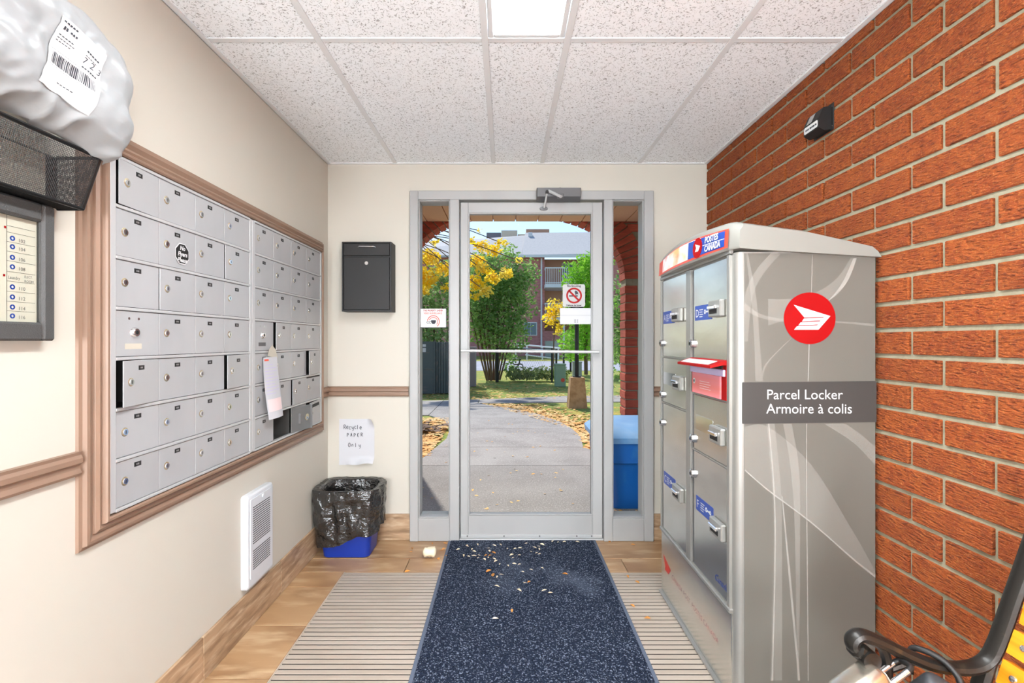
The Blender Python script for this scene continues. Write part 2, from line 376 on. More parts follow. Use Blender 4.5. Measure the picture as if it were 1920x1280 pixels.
MB().box((XL + .02, YB - .018, ZC - .002), (XR - .02, YB, ZC + .004)).build('wall_angle', 'ceil_grid', ceil)
for (y0, y1, lab) in ((.565, 1.784, 'long white recessed light panel in the tiled ceiling above the mat'), (-1.7, -.654, 'long white recessed light panel in the ceiling behind the viewer')):  # second panel is added fill, out of view behind the camera
    t = thing('ceiling_light', (.075, (y0 + y1) / 2, ZC), lab, 'light')
    f = MB(); a, b = (-.075 + .013, .225 - .013), (y0 + .013, y1 - .013)
    f.cbox((a[0], b[0], ZC + .001), (a[0] + .02, b[1], ZC + .03), .003).cbox((a[1] - .02, b[0], ZC + .001), (a[1], b[1], ZC + .03), .003)
    f.cbox((a[0] + .02, b[0], ZC + .001), (a[1] - .02, b[0] + .02, ZC + .03), .003).cbox((a[0] + .02, b[1] - .02, ZC + .001), (a[1] - .02, b[1], ZC + .03), .003)
    f.build('light_frame', 'ceil_grid', t)
    MB().box((a[0] + .02, b[0] + .02, ZC + .012), (a[1] - .02, b[1] - .02, ZC + .016)).build('diffuser', 'lens', t)
# brick wall
wr = MB().box((XR + .008, YF, 0), (XR + .12, YB + .2, ZC)).build('wall_right', 'mortar', kind='structure')
BH, BL, JT = .0845, .2605, .0145
bmesh_cache = {}
far_b = MB()
z0 = 1.264
for k in range(-16, 14):
    zb, zt = z0 - (k + 1) * BH + JT / 2, z0 - k * BH - JT / 2
    zb, zt = max(zb, .002), min(zt, ZC - .003)
    if zt - zb < .008: continue
    ph = 1.247 if k % 2 == 0 else 1.397
    for q in range(-13, 9):
        ya, yb = ph + q * BL + JT / 2, ph + (q + 1) * BL - JT / 2
        ya, yb = max(ya, YF + .001), min(yb, YB - .002)
        if yb - ya < .012: continue
        if yb < .72:
            far_b.box((XR, ya, zb), (XR + .02, yb, zt)); continue
        key = (round(yb - ya, 3), round(zt - zb, 3))
        if key not in bmesh_cache:
            bmesh_cache[key] = [MB().cbox((-.010, -(yb - ya) / 2, -(zt - zb) / 2), (.012, (yb - ya) / 2, (zt - zb) / 2), .002).mesh('brick', 'brick')[0]]
        inst('brick', bmesh_cache[key][0], (XR + .010 + random.uniform(-.0015, .0015), (ya + yb) / 2 + random.uniform(-.001, .001), (zb + zt) / 2), wr)
far_b.build('brick', 'brick', wr, kind='stuff')
# floor
GX0, GX1, GY1 = -.852, XR, 2.607
floor = MB().box((XL - .12, YF - .1, -.06), (XR + .1, YB + .2, -.030)).build('floor', 'grout', kind='structure')
def tile(x0, y0, x1, y1): MB().cbox((x0 + .0015, y0 + .0015, -.030), (x1 - .0015, y1 - .0015, 0), .0015).build('floor_tile', 'tile_floor', floor)
ys = [YF, -1.2, -.87, -.54, -.21, .12, .45, .785, 1.12, 1.455, 1.785, 2.119, 2.45, 2.607]
for i in range(len(ys) - 1): tile(XL, ys[i], GX0 - .006, ys[i + 1])
bx = [XL, -.54, .02, .65, XR]; 
for i in range(4): tile(bx[i], 2.607, bx[i + 1], 2.77)
bx = [XL, -.78, -.18, .42, 1.02, XR]
for i in range(5): tile(bx[i], 2.77, bx[i + 1], YB)
for i in range(4): tile([FX0, -.18, .42, .7][i], YB + .001, [-.18, .42, .7, FX1][i], YB + .06)
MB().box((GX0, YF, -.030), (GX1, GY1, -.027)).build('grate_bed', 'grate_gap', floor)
MB().cbox((GX0 - .006, YF, -.03), (GX0, GY1, .001), .001).build('grate_frame', 'grate', floor)
sl = MB().cbox((-(GX1 - GX0) / 2, -.0116, .0015), ((GX1 - GX0) / 2, .0116, .0035), .0008); sl.k = 1; sl.box((-(GX1 - GX0) / 2, -.0112, -.0085), ((GX1 - GX0) / 2, .0112, .0015))  # slat sides take the dark gap colour in place of shade between slats
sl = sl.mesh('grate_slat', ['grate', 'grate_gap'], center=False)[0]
rest = MB(); y = GY1 - .018; n_ = 0
while y > YF + .02:
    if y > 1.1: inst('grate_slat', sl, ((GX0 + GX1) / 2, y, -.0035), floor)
    else: rest.box((GX0, y - .0125, -.008), (GX1, y + .0125, 0))
    y -= .0295
rest.build('grate_slat', 'grate', floor, kind='stuff')
# baseboards
def base(name, segs, fn):
    r = setting(name, fn(segs[0][0], 0, 0)); 
    for (a, b) in segs:
        p, q = fn(a + .001, 0, 0), fn(b - .001, .011, .16)
        MB().cbox(p, q, .002).build('baseboard_tile', 'tile_base', r)
base('baseboard_left', [(YF, -.67), (-.67, -.06), (-.06, .55), (.55, 1.16), (1.16, 1.77), (1.77, 2.38), (2.38, 2.99), (2.99, YB)], lambda u, o, z: (XL + o, u, z))
base('baseboard_back', [(XL + .012, -.79), (-.79, FX0 - .001)], lambda u, o, z: (u, YB - o, z))
base('baseboard_right', [(FX1 + .001, XR - .002)], lambda u, o, z: (u, YB - o, z))
# chair rails
RAIL = [(0, .885), (.012, .885), (.016, .892), (.011, .903), (.011, .912), (.019, .918), (.019, .930), (.014, .938), (.016, .946), (0, .946)]
def rail(name, a, b, fn):
    MB().loft([[fn(a, p[0], p[1]) for p in RAIL], [fn(b, p[0], p[1]) for p in RAIL]]).build(name, 'trim_brown', kind='structure')
rail('trim_1', YF, 1.256, lambda u, o, z: (XL + o, u, z))
rail('trim_2', 2.925, YB - .02, lambda u, o, z: (XL + o, u, z))
rail('trim_3', XL + .0005, FX0 - .012, lambda u, o, z: (u, YB - o, z))
rail('trim_4', FX1 + .005, XR - .002, lambda u, o, z: (u, YB - o, z))
# casing round the mailboxes: four mitred lengths
cas = setting('trim_5', (XL, (PY0 + PY1) / 2, PZ0))
PROF = [(0, 0), (0, .032), (.004, .036), (.010, .036), (.013, .031), (.015, .022), (.024, .026), (.032, .021), (.034, .014), (.048, .020), (.056, .019), (.059, .009), (.068, .007), (.070, 0)]
cy0, cy1, cz0, cz1 = PY0 - .003, PY1 + .003, PZ0 - .003, PZ1 + .003
def casing(f0, f1):
    MB().loft([[f0(*p) for p in PROF], [f1(*p) for p in PROF]]).build('casing', 'trim_brown', cas)
c1 = lambda w_, h: (XL + h, cy0 - w_, cz0 - w_); c2 = lambda w_, h: (XL + h, cy0 - w_, cz1 + w_)
c3 = lambda w_, h: (XL + h, cy1 + w_, cz1 + w_); c4 = lambda w_, h: (XL + h, cy1 + w_, cz0 - w_)
for a, b in ((c1, c2), (c2, c3), (c3, c4), (c4, c1)): casing(a, b)

# ---------------------------------------------------------------- entrance: frame, door, sidelights
fr_ = setting('trim_6', ((FX0 + FX1) / 2, YFR, 0))
Y0, Y1 = YFR, YB + .10
def member(name, x0, x1, z0_, z1_, y0=Y0, y1=Y1, parent=None, m='frame_paint', c=.003):
    return MB().cbox((x0, y0, z0_), (x1, y1, z1_), c).build(name, m, parent)
SL0, SL1, ML1, DL0, DL1, MR0, SR0, SR1 = dx(784), dx(843), dx(861), dx(862), dx(1131.5), dx(1132.5), dx(1149), dx(1208)
ZH = dz(374)
member('jamb', FX0, SL0, 0, FZ1, parent=fr_); member('jamb', SR1, FX1, 0, FZ1, parent=fr_)
member('mullion', SL1, ML1, 0, ZH, parent=fr_); member('mullion', MR0, SR0, 0, ZH, parent=fr_)
member('header', SL0, SR1, ZH, FZ1, parent=fr_)
member('threshold', ML1, MR0, 0, .012, Y0 + .012, Y1, fr_, 'alu_bright')
def sidelight(name, x0, x1):
    r = setting(name, ((x0 + x1) / 2, YFR, 0))
    zb = dz(972)
    member('bottom_rail', x0, x1, 0, zb, Y0 + .004, Y1, r); b = .007
    member('glazing_bead', x0, x0 + b, zb, ZH, Y0 + .012, Y1 - .02, r, c=.002); member('glazing_bead', x1 - b, x1, zb, ZH, Y0 + .012, Y1 - .02, r, c=.002)
    member('glazing_bead', x0 + b, x1 - b, zb, zb + b, Y0 + .012, Y1 - .02, r, c=.002); member('glazing_bead', x0 + b, x1 - b, ZH - b, ZH, Y0 + .012, Y1 - .02, r, c=.002)
    MB().box((x0 + b, Y0 + .05, zb + b), (x1 - b, Y0 + .053, ZH - b)).build('pane', 'glass', r)
sidelight('window_1', SL0, SL1); sidelight('window_2', SR0, SR1)
door = setting('door_1', ((DL0 + DL1) / 2, YFR, 0))
YD0, YD1 = YFR + .018, YFR + .062
gx0, gx1, gz0, gz1 = dx(880), dx(1109.5), dz(965), dz(399.5)
zt_ = dz(377.5)
member('stile', DL0 + .003, gx0 - .008, .014, zt_, YD0, YD1, door); member('stile', gx1 + .008, DL1 - .003, .014, zt_, YD0, YD1, door)
member('top_rail', gx0 - .008, gx1 + .008, gz1 + .008, zt_, YD0, YD1, door); member('bottom_rail', gx0 - .008, gx1 + .008, .014, gz0 - .008, YD0, YD1, door)
for (a, b, c, d) in ((gx0 - .008, gx0, gz0 - .008, gz1 + .008), (gx1, gx1 + .008, gz0 - .008, gz1 + .008), (gx0, gx1, gz0 - .008, gz0), (gx0, gx1, gz1, gz1 + .008)):
    member('glazing_bead', a, b, c, d, YD0 - .004, YD1 - .008, door, c=.002)
MB().box((gx0, YD0 + .018, gz0), (gx1, YD0 + .022, gz1)).build('pane', 'glass', door)
sw = member('door_sweep', DL0 + .006, DL1 - .006, .016, .038, YD0 - .006, YD0, door, 'alu_bright', .001)
for px in (876, 945, 1012, 1082, 1110):
    x = dx(px); MB().cyl((x, YD0 - .006, .03), (x, YD0 - .010, .03), .0045, seg=8).build('screw', 'closer_grey', sw)
pb = MB().tube([(dx(866), YD0 - .055, dz(657)), (dx(1121), YD0 - .055, dz(659.5))], .009, 14).build('push_bar', 'alu_bright', door, smooth=True)
for px, py in ((869, 657), (1118, 659.5)):
    MB().cbox((dx(px) - .010, YD0 - .06, dz(py) - .009), (dx(px) + .010, YD0, dz(py) + .009), .003).build('bar_bracket', 'alu', pb)
# door closer
cl = thing('door_closer', (dx(1046), YFR, dz(370)), 'grey door closer with folding arm above the glass door', 'door closer')
x0, x1 = dx(1005.5), dx(1087); yc0, yc1 = YFR - .055, YFR - .001
P_ = [(yc1, dz(357)), (yc0, dz(357)), (yc0, dz(373)), (yc1, dz(379))]
MB().loft([[(x0 + c_, p[0] if i in (0, 3) else p[0] + cc, p[1]) for i, p in enumerate(P_)] for c_, cc in ((0, .006), (.004, 0), (x1 - x0 - .004, 0), (x1 - x0, .006))]).build('closer_body', 'closer_grey', cl)
MB().cyl((dx(1049), YFR - .03, dz(357)), (dx(1049), YFR - .03, dz(355)), .008).build('adjusting_screw', 'dark', cl)
MB().tube([(dx(1027), yc0 - .012, dz(364)), (dx(1048), yc0 - .07, dz(380))], .009, 8, sq=((0, 1, 0), .6)).build('main_arm', 'alu_bright', cl)
MB().cbox((dx(1042), yc0 - .06, dz(381)), (dx(1053), yc0 - .03, dz(373)), .003).build('elbow_joint', 'closer_grey', cl)
MB().tube([(dx(1024), yc0 - .014, dz(369)), (dx(1021), YFR - .03, dz(386)), (dx(1020), YFR - .02, dz(391))], .006, 8).build('forearm_rod', 'alu_bright', cl)
MB().cyl((dx(1024), YFR - .03, dz(366)), (dx(1024), yc0 - .02, dz(366)), .010).build('pivot', 'dark', cl)
MB().tube([(dx(1020), YD0 + .001, dz(389.5)), (dx(1020), YD0 - .008, dz(389.5))], [.026, .024], 18, sq=((0, 0, 1), .5)).build('shoe_plate', 'closer_grey', cl)
# signs on the glass
YG = YD0 + .0175
gxp = lambda px: (px - CX) * YG / F
gzp = lambda py: CAMZ + (CY - py) * YG / F
ns = thing('no_smoking_sign', (gxp(1076), YG, gzp(574)), 'square no smoking sign with red ring stuck on the door glass', 'sign')
Mn = fb((gxp(1076), YG, gzp(554))); h = (gxp(1097) - gxp(1055)) / 2
decal('sign_plate', rrect(-h, -h, h, h, .012), Mn, 'frame_paint', ns, 0, .001)
mb = MB(Mn); ringpoly(mb, .001, 0, .040, .050, .0012, .0018); mb.box((-.006, -.044, .0018), (.006, .044, .0022))
_c = math.cos(math.radians(38)); _s = math.sin(math.radians(38))
mb = MB(Mn); ringpoly(mb, .001, 0, .038, .049, .0018, .0024); mb.prism([(x * _c - y * _s * -1 - .0, -(x * _s) * -1 * 0 + 0) for x, y in []] or [(-.034, .026), (-.026, .034), (.034, -.026), (.026, -.034)], .0018, .0024); mb.build('prohibition_ring', 'red', ns)
MB(Mn).box((-.030, -.006, .0012), (.024, .002, .0016)).build('cigarette', 'ink', ns)
MB(Mn).prism([(.010, .004), (.004, .024), (.012, .032), (.024, .022), (.028, .006), (.020, .010)], .0012, .0016).build('smoke', 'ink', ns)
text('No Smoking', .017, Mn, 'plate_black', ns, 0, .054, 'CENTER', bold=.0006); text('Défense de fumer', .013, Mn, 'plate_black', ns, 0, -.064, 'CENTER', bold=.0005)
pn = thing('taped_notice', (gxp(1079), YG, gzp(608)), 'folded grey-white notice taped to the door glass below the no smoking sign', 'notice')
Mp = fb((gxp(1079.5), YG, gzp(592.5))); hw = .098; hh = .050
decal('notice_sheet', [(-hw, -hh), (hw, -hh), (hw, hh), (-hw, hh)], Mp, 'paper', pn, .001, .0025)
decal('fold_edge', [(-hw, .004), (hw, .004), (hw, .006), (-hw, .006)], Mp, 'frame_paint', pn, .0025, .0035)
decal('tape', [(-.02, hh - .012), (.02, hh - .012), (.02, hh + .004), (-.02, hh + .004)], Mp, 'dir_glass', pn, .003, .0034)
mb = MB(Mp)
for i in range(5):
    mb.box((-.010, -.040 + i * .0045, .0026), (.001, -.038 + i * .0045, .0028)); mb.box((.006, -.040 + i * .0045, .0026), (.014, -.038 + i * .0045, .0028))
mb.build('print', 'closer_grey', pn)
YS = Y0 + .049
sx_ = lambda px: (px - CX) * YS / F
sz_ = lambda py: CAMZ + (CY - py) * YS / F
sv = thing('surveillance_sign', (sx_(812), YS, sz_(615)), 'white camera warning sign with red rings on the left sidelight', 'sign')
Ms = fb((sx_(812), YS, sz_(596.5))); hw, hh = sx_(837.5) - sx_(812), .060
decal('sign_border', rrect(-hw, -hh, hw, hh, .004), Ms, 'plate_black', sv, 0, .001); decal('sign_face', rrect(-hw + .003, -hh + .004, hw - .004, hh - .001, .003), Ms, 'white', sv, .001, .0016)
text('THIS PROPERTY UNDER', .0145, Ms, 'red', sv, 0, .043, 'CENTER', z=.002, sx=.78, bold=.0005); text('VIDEO SURVEILLANCE', .0145, Ms, 'red_orange', sv, 0, .026, 'CENTER', z=.002, sx=.80, bold=.0005)
mb = MB(Ms); ringpoly(mb, .002, -.021, .034, .040, .0017, .002, -.9, PI * .95); ringpoly(mb, .002, -.021, .024, .029, .0017, .002, -.7, PI * .9); mb.build('red_rings', 'red_orange', sv)
mb = MB(Ms); mb.prism([(-.012, -.012), (.018, -.012), (.018, -.024), (.010, -.036), (-.004, -.036), (-.012, -.024)], .002, .0024); mb.build('camera_picture', 'ink', sv)
text('C', .02, Ms, 'plate_black', sv, -.040, -.032, 'LEFT', z=.0024, bold=.0006); text('C', .02, Ms, 'plate_black', sv, -.026, -.032, 'LEFT', z=.0024, bold=.0006)
# ---------------------------------------------------------------- mailboxes
XF = -1.074
RZ = [PZ1 - .004, 1.602, 1.460, 1.319, 1.179, 1.038, .898, PZ0 + .004]
UN = [([PY0 + .002, 1.350, 1.519, 1.697, 1.872, 2.053, 2.071], 'left-hand'), ([2.075, 2.098, 2.268, 2.455, 2.640, 2.838, PY1 - .002], 'right-hand')]
lock_me = MB()
lock_me.tube([(0, 0, 0), (.004, 0, 0), (.005, 0, 0)], [.0135, .0135, .011], 14); lock_me.k = 1; lock_me.tube([(.005, 0, 0), (.008, 0, 0)], [.009, .0085], 12)
lock_me.k = 2; lock_me.box((.008, -.0012, -.005), (.0085, .0012, .005))
lock_me = lock_me.mesh('lock', ['lock_brass', 'chrome', 'dark'], True)[0]
plate_me = MB(fl((0, 0, 0))).prism([(-.0135, -.0065), (.0135, -.0065), (.0135, .0065), (-.0135, .0065)], 0, .001)
plate_me.k = 1
for q in (-.004, 0, .004): plate_me.prism([(q - .0009, -.0024), (q + .0009, -.0024), (q + .0009, .0024), (q - .0009, .0024)], .001, .0012)
plate_me = plate_me.mesh('number_plate', ['plate_black', 'frame_paint'])[0]
big_lock = MB(); big_lock.tube([(0, 0, 0), (.006, 0, 0), (.016, 0, 0), (.018, 0, 0)], [.019, .017, .013, .011], 16); big_lock.k = 1; big_lock.tube([(.018, 0, 0), (.0185, 0, 0)], .006, 10)
big_lock = big_lock.mesh('carrier_lock', ['chrome', 'dark'], True)[0]
ajar = {(0, 0, 0): 3, (0, 4, 0): 7, (0, 4, 3): 4, (1, 3, 1): 4, (1, 4, 3): 5, (1, 5, 2): 2.5, (1, 6, 3): 6, (1, 6, 1): 166, (0, 1, 3): 1.2, (0, 2, 1): .8}
for ui, (cy, side) in enumerate(UN):
    t = thing('mailbox_panel', (XF, (cy[0] + cy[-1]) / 2, PZ0), ('silver wall of locked mailboxes nearer the viewer, with an octagonal no flyers sticker' if ui == 0 else 'silver wall of locked mailboxes nearer the door, with one bottom door hanging open'), 'mailbox', 'mailbox panels on the left wall')
    fm = MB(); D = .30
    fm.cbox((XF - .004, cy[0], PZ0 + .002), (XF + .004, cy[1] - .002, PZ1 - .002), .001); fm.cbox((XF - .004, cy[5] + .002, PZ0 + .002), (XF + .004, cy[6], PZ1 - .002), .001)
    for z in RZ: 
        fm.cbox((XF - .012, cy[1] - .002, z - .0045), (XF + .005, cy[5] + .002, z + .0045), .0012)
    fm.build('face_frame', 'alu_bright', t)
    ins = MB(); ins.box((XF - D, cy[0], PZ0 + .002), (XF - D + .004, cy[6], PZ1 - .002))
    for z in RZ: ins.box((XF - D, cy[0] + .002, z - .0012), (XF - .012, cy[6] - .002, z + .0012))
    for c in cy[1:6]: ins.box((XF - D, c - .001, PZ0 + .004), (XF - .008, c + .001, PZ1 - .004))
    ins.build('compartments', 'box_inside', t)
    for r in range(7):
        for c in range(4):
            ya, yb, zt, zb = cy[1 + c] + .001, cy[2 + c] - .001, RZ[r] - .006, RZ[r + 1] + .006
            ang = ajar.get((ui, r, c), 0)
            carrier = (r == 3 and c == 0)
            wd, hg = yb - ya, zt - zb
            m = MB(); m.cbox((-.002, -wd, -hg / 2), (.001, 0, hg / 2), .0008)                 # origin: hinge edge
            m.box((-.012, -.001, -hg / 2), (-.002, 0, hg / 2))
            if (ui, r, c) in ((1, 6, 3), (1, 5, 3)):
                m.k = 1
                if r == 6: m.box((.001, -wd * .83, hg * .26), (.0016, -wd * .12, hg * .40))
                else: m.box((.001, -wd * .98, hg * .44), (.0016, -wd * .04, hg * .5))
            if (ui, r, c) == (1, 6, 1):
                wd *= .84; m = MB(); m.k = 2; m.cbox((-.002, -wd, -hg / 2), (.001, 0, hg / 2), .0008); m.box((-.012, -wd, -hg / 2), (-.002, -wd + .001, hg / 2)); m.box((-.014, -wd * .42, -hg * .2), (-.002, -wd * .36, hg * .2))
            me = m.mesh('mailbox_door', ['alu', 'dark', 'door_back'], center=False)[0]
            R = Matrix.Rotation(math.radians(ang), 3, 'Z')
            W0 = Vector((XF, yb, (zt + zb) / 2))
            d = inst('mailbox_door', me, W0, t, R)
            put = lambda p: W0 + R @ Vector(p)
            if carrier:
                inst('carrier_lock', big_lock, put((.001, -wd * .60, .004)), d, R)
                for q in (-.72, -.5): 
                    mb = MB(); mb.cyl((0, 0, 0), (.002, 0, 0), .004, seg=8); inst('rivet', mb.mesh('rivet', 'chrome')[0], put((.001, wd * q, hg * .34)), d, R)
                s_ = MB(fl((0, 0, 0))).prism([(-.032, -.008), (.032, -.008), (.032, .008), (-.032, .008)], 0, .0006).mesh('sticker', 'panel_paper' if ui == 0 else 'closer_grey')[0]
                inst('sticker', s_, put((.001, -wd * .62, -hg * .28)), d, R)
            else:
                if ui == 1 and r == 6 and c == 1:
                    inst('lock_cam', lock_me, put((-.004, -wd * .78, -.004)), d, R @ Matrix.Rotation(PI, 3, 'Z'))
                inst('lock', lock_me, put((.001, -wd * .81, .004)), d, R)
                inst('number_plate', plate_me, put((.001, -wd * .52, hg * .33)), d, R)
# octagonal sticker (a flat decal on the second box of the second row)
st = thing('octagon_sticker', wallx(341, 500, XF + .002), 'black octagon sticker reading No Flyers Please on a mailbox door', 'sticker')
cc_ = wallx(341.5, 476, XF + .0035); Mo = fl(cc_)
oc = lambda r: [(r * math.cos(PI / 8 + PI / 4 * i), r * math.sin(PI / 8 + PI / 4 * i)) for i in range(8)]
decal('sticker_border', oc(.037), Mo, 'white', st, 0, .0005); decal('sticker_face', oc(.034), Mo, 'plate_black', st, .0005, .001)
for i, s_ in enumerate(('No', 'Flyers', 'Please')): text(s_, .0195, Mo, 'white', st, 0, .012 - .0195 * i, 'CENTER', z=.0014, shear=.2, bold=.0006)
# delivery notice stuck on the right-hand panel
dn = thing('delivery_notice', (XF + .01, 2.2, .95), 'long white and pink delivery notice taped over the right mailbox doors', 'notice')
def note(u, v):   # u along Y, v down
    Yc = 2.150 + (2.278 - 2.150) * u + .016 * math.sin(v * 2.5) * (u - .5) + .012 * v
    return (XF + .012 + .022 * (v ** 1.5) + .008 * math.sin(u * PI) * v, Yc, 1.155 - .275 * v)
MB().grid(note, 8, 14).build('notice_sheet', 'paper', dn, True)
MB().grid(lambda u, v: tuple(Vector(note(.06 + .88 * u, .68 + .2 * v)) + Vector((.0012, 0, 0))), 6, 4).build('pink_block', 'pale_pink', dn, True)
mb = MB()
for i in range(10):
    v = .12 + i * .052; mb.grid(lambda u, q: tuple(Vector(note(.08 + u * (.8 if i % 3 else .55), v + q * .008)) + Vector((.001, 0, 0))), 5, 1)
mb.build('print', 'lavender', dn)
MB().grid(lambda u, q: tuple(Vector(note(.06 + u * .3, .03 + q * .03)) + Vector((.001, 0, 0))), 3, 1).build('red_heading', 'red_orange', dn)
MB(fl((XF + .010, 2.238, 1.16))).prism([(-.045, 0), (.052, -.012), (.030, .028), (-.002, .048), (-.03, .03)], 0, .0012).build('torn_flap', 'panel_paper', dn)
# ---------------------------------------------------------------- left wall things
# wall heater
ht = thing('wall_heater', (XL, 2.148, .19), 'white slotted fan heater mounted low on the left wall', 'heater')
H0, H1, HZ0, HZ1, HX = 2.036, 2.262, .187, .580, -1.071
MB().loft([[(x, y, z) for y, z in rrect(H0 + i, HZ0 + i, H1 - i, HZ1 - i, .012, 3)] for x, i in ((XL + .001, 0), (HX - .006, 0), (HX, .006))]).build('heater_cover', 'heater_white', ht, True)
MB(fl((HX, (H0 + H1) / 2, 0))).prism(rrect(-.092, .225, .092, .560, .006, 2), 0, .003).build('front_panel', 'heater_white', ht)
for (za, n__) in ((.405, 17), (.262, 9)):
    for i in range(n__):
        z = za + (.505 - .405 if 0 else 0) + i * (.0095 if n__ == 17 else .0095)
        z = z - (.035 if n__ == 17 else 0)
        MB(fl((HX + .003, (H0 + H1) / 2, z))).prism([(-.075, -.0016), (.075, -.0016), (.075, .0016), (-.075, .0016)], 0, .0008).build('louvre_slot', 'dark', ht)
MB().cyl((HX + .002, (H0 + H1) / 2 + .01, .548), (HX + .008, (H0 + H1) / 2 + .01, .548), .008).build('thermostat_knob', 'heater_white', ht, True)
# annunciator / directory panel
dp = thing('directory_panel', (XL, .96, 1.232), 'dark grey framed panel with printed unit numbers on the left wall', 'panel')
A0, A1, AZ0, AZ1, AX = .70, 1.166, 1.229, 1.545, -1.068
Mq = fl((0, 0, 0))
bw = .042
for nm, (y0, z0_, y1, z1_) in {'left': (A0, AZ0, A0 + bw, AZ1), 'right': (A1 - .032, AZ0, A1, AZ1), 'bottom': (A0 + bw, AZ0, A1 - .032, AZ0 + bw), 'top': (A0 + bw, AZ1 - bw, A1 - .032, AZ1)}.items():
    MB().cbox((XL + .001, y0, z0_), (AX, y1, z1_), .005).build('frame_bar', 'panel_frame', dp)
MB().box((XL + .001, A0 + bw, AZ0 + bw), (XL + .016, A1 - .032, AZ1 - bw)).build('printed_sheet', 'panel_paper', dp)
Md = fl((XL + .016, A1 - .032, AZ0 + bw)); hz = AZ1 - AZ0 - 2 * bw
rows = [('102', .79), ('104', .71), ('106', .61), ('108', .52), (None, .42), ('110', .33), ('112', .235), ('114', .14), ('116', .055)]
for s_, v in rows:
    if s_:
        mb = MB(Md); ringpoly(mb, -.056, v * hz, .0028, .0056, .0004, .001, seg=16); mb.build('indicator_ring', 'blue_navy', dp); text(s_, .011, Md, 'closer_grey', dp, -.044, v * hz - .006)
        mb = MB(Md); ringpoly(mb, -.100, v * hz + .002, .0028, .0056, .0004, .001, seg=16); mb.build('indicator_ring', 'blue_navy', dp)
    else:
        text('Laundry', .010, Md, 'closer_grey', dp, -.066, v * hz - .004, sx=.8); text('ELECT.', .008, Md, 'closer_grey', dp, -.030, v * hz + .002, sx=.8); text('ROOM', .008, Md, 'closer_grey', dp, -.030, v * hz - .008, sx=.9)
mb = MB(Md)
for v in (.90, .84, .75, .66, .57, .47, .38, .285, .19, .10): mb.box((-.068, v * hz, .0003), (-.004, v * hz + .0006, .0006))
mb.box((-.0685, 0, .0003), (-.0678, hz, .0006)); mb.build('ruled_lines', 'panel_frame', dp)
mb = MB(Md); mb.box((-.076, .42 * hz, .0005), (-.072, .42 * hz + .005, .001)).box((-.074, .87 * hz, .0005), (-.070, .87 * hz + .005, .001)); mb.build('red_square', 'red', dp)
MB().box((XL + .019, A0 + bw, AZ0 + bw), (XL + .0205, A1 - .032, AZ1 - bw)).build('cover_glass', 'glass', dp)
# mesh wall basket
bk = thing('mesh_wall_basket', (XL, .95, 1.55), 'black wire mesh wall basket above the directory panel', 'basket')
B0, B1, BZ0, BZ1, BX0, BX1 = .62, 1.20, 1.551, 1.675, -1.034, -.991
rim = [(XL + .004, B0, BZ1), (BX1, B0, BZ1), (BX1, B1, BZ1), (XL + .004, B1, BZ1)]
MB().tube(rim, .0045, 6).build('top_rim', 'mesh_black', bk); MB().tube([(XL + .004, B0, BZ0), (BX0, B0, BZ0), (BX0, B1, BZ0), (XL + .004, B1, BZ0)], .0045, 6).build('bottom_rim', 'mesh_black', bk)
MB().tube([(BX0, B1, BZ0), (BX1, B1, BZ1)], .004, 6).build('corner_rod', 'mesh_black', bk); MB().tube([(BX0, B0, BZ0), (BX1, B0, BZ0 + BZ1 - BZ0)], .004, 6).build('corner_rod', 'mesh_black', bk)
def wires(fn, nu, nv, r=.0007):
    m = MB()
    for i in range(nu + 1): m.tube([fn(i / nu, 0), fn(i / nu, 1)], r, 4, caps=False)
    for j in range(nv + 1): m.tube([fn(0, j / nv), fn(1, j / nv)], r, 4, caps=False)
    return m
wires(lambda u, v: (BX0 + (BX1 - BX0) * v, B0 + (B1 - B0) * u, BZ0 + (BZ1 - BZ0) * v), 150, 34).build('front_mesh', 'mesh_black', bk, kind='stuff')
wires(lambda u, v: (XL + .004 + (BX0 + (BX1 - BX0) * v - XL - .004) * u, B1, BZ0 + (BZ1 - BZ0) * v), 22, 34).build('end_mesh', 'mesh_black', bk, kind='stuff')
wires(lambda u, v: (XL + .004 + (BX0 - XL - .004) * u, B0 + (B1 - B0) * v, BZ0), 18, 150).build('bottom_mesh', 'mesh_black', bk, kind='stuff')
MB().cbox((XL + .001, B0, BZ0 + .01), (XL + .004, B1, BZ1), .001).build('back_plate', 'mesh_black', bk)
pe = MB().cbox((XL + .012, .66, BZ0 + .006), (XL + .030, 1.145, BZ1 - .012), .004).build('paper_bundle', 'panel_paper', None, label='bundle of pale envelopes inside the black mesh basket', cat='mail')
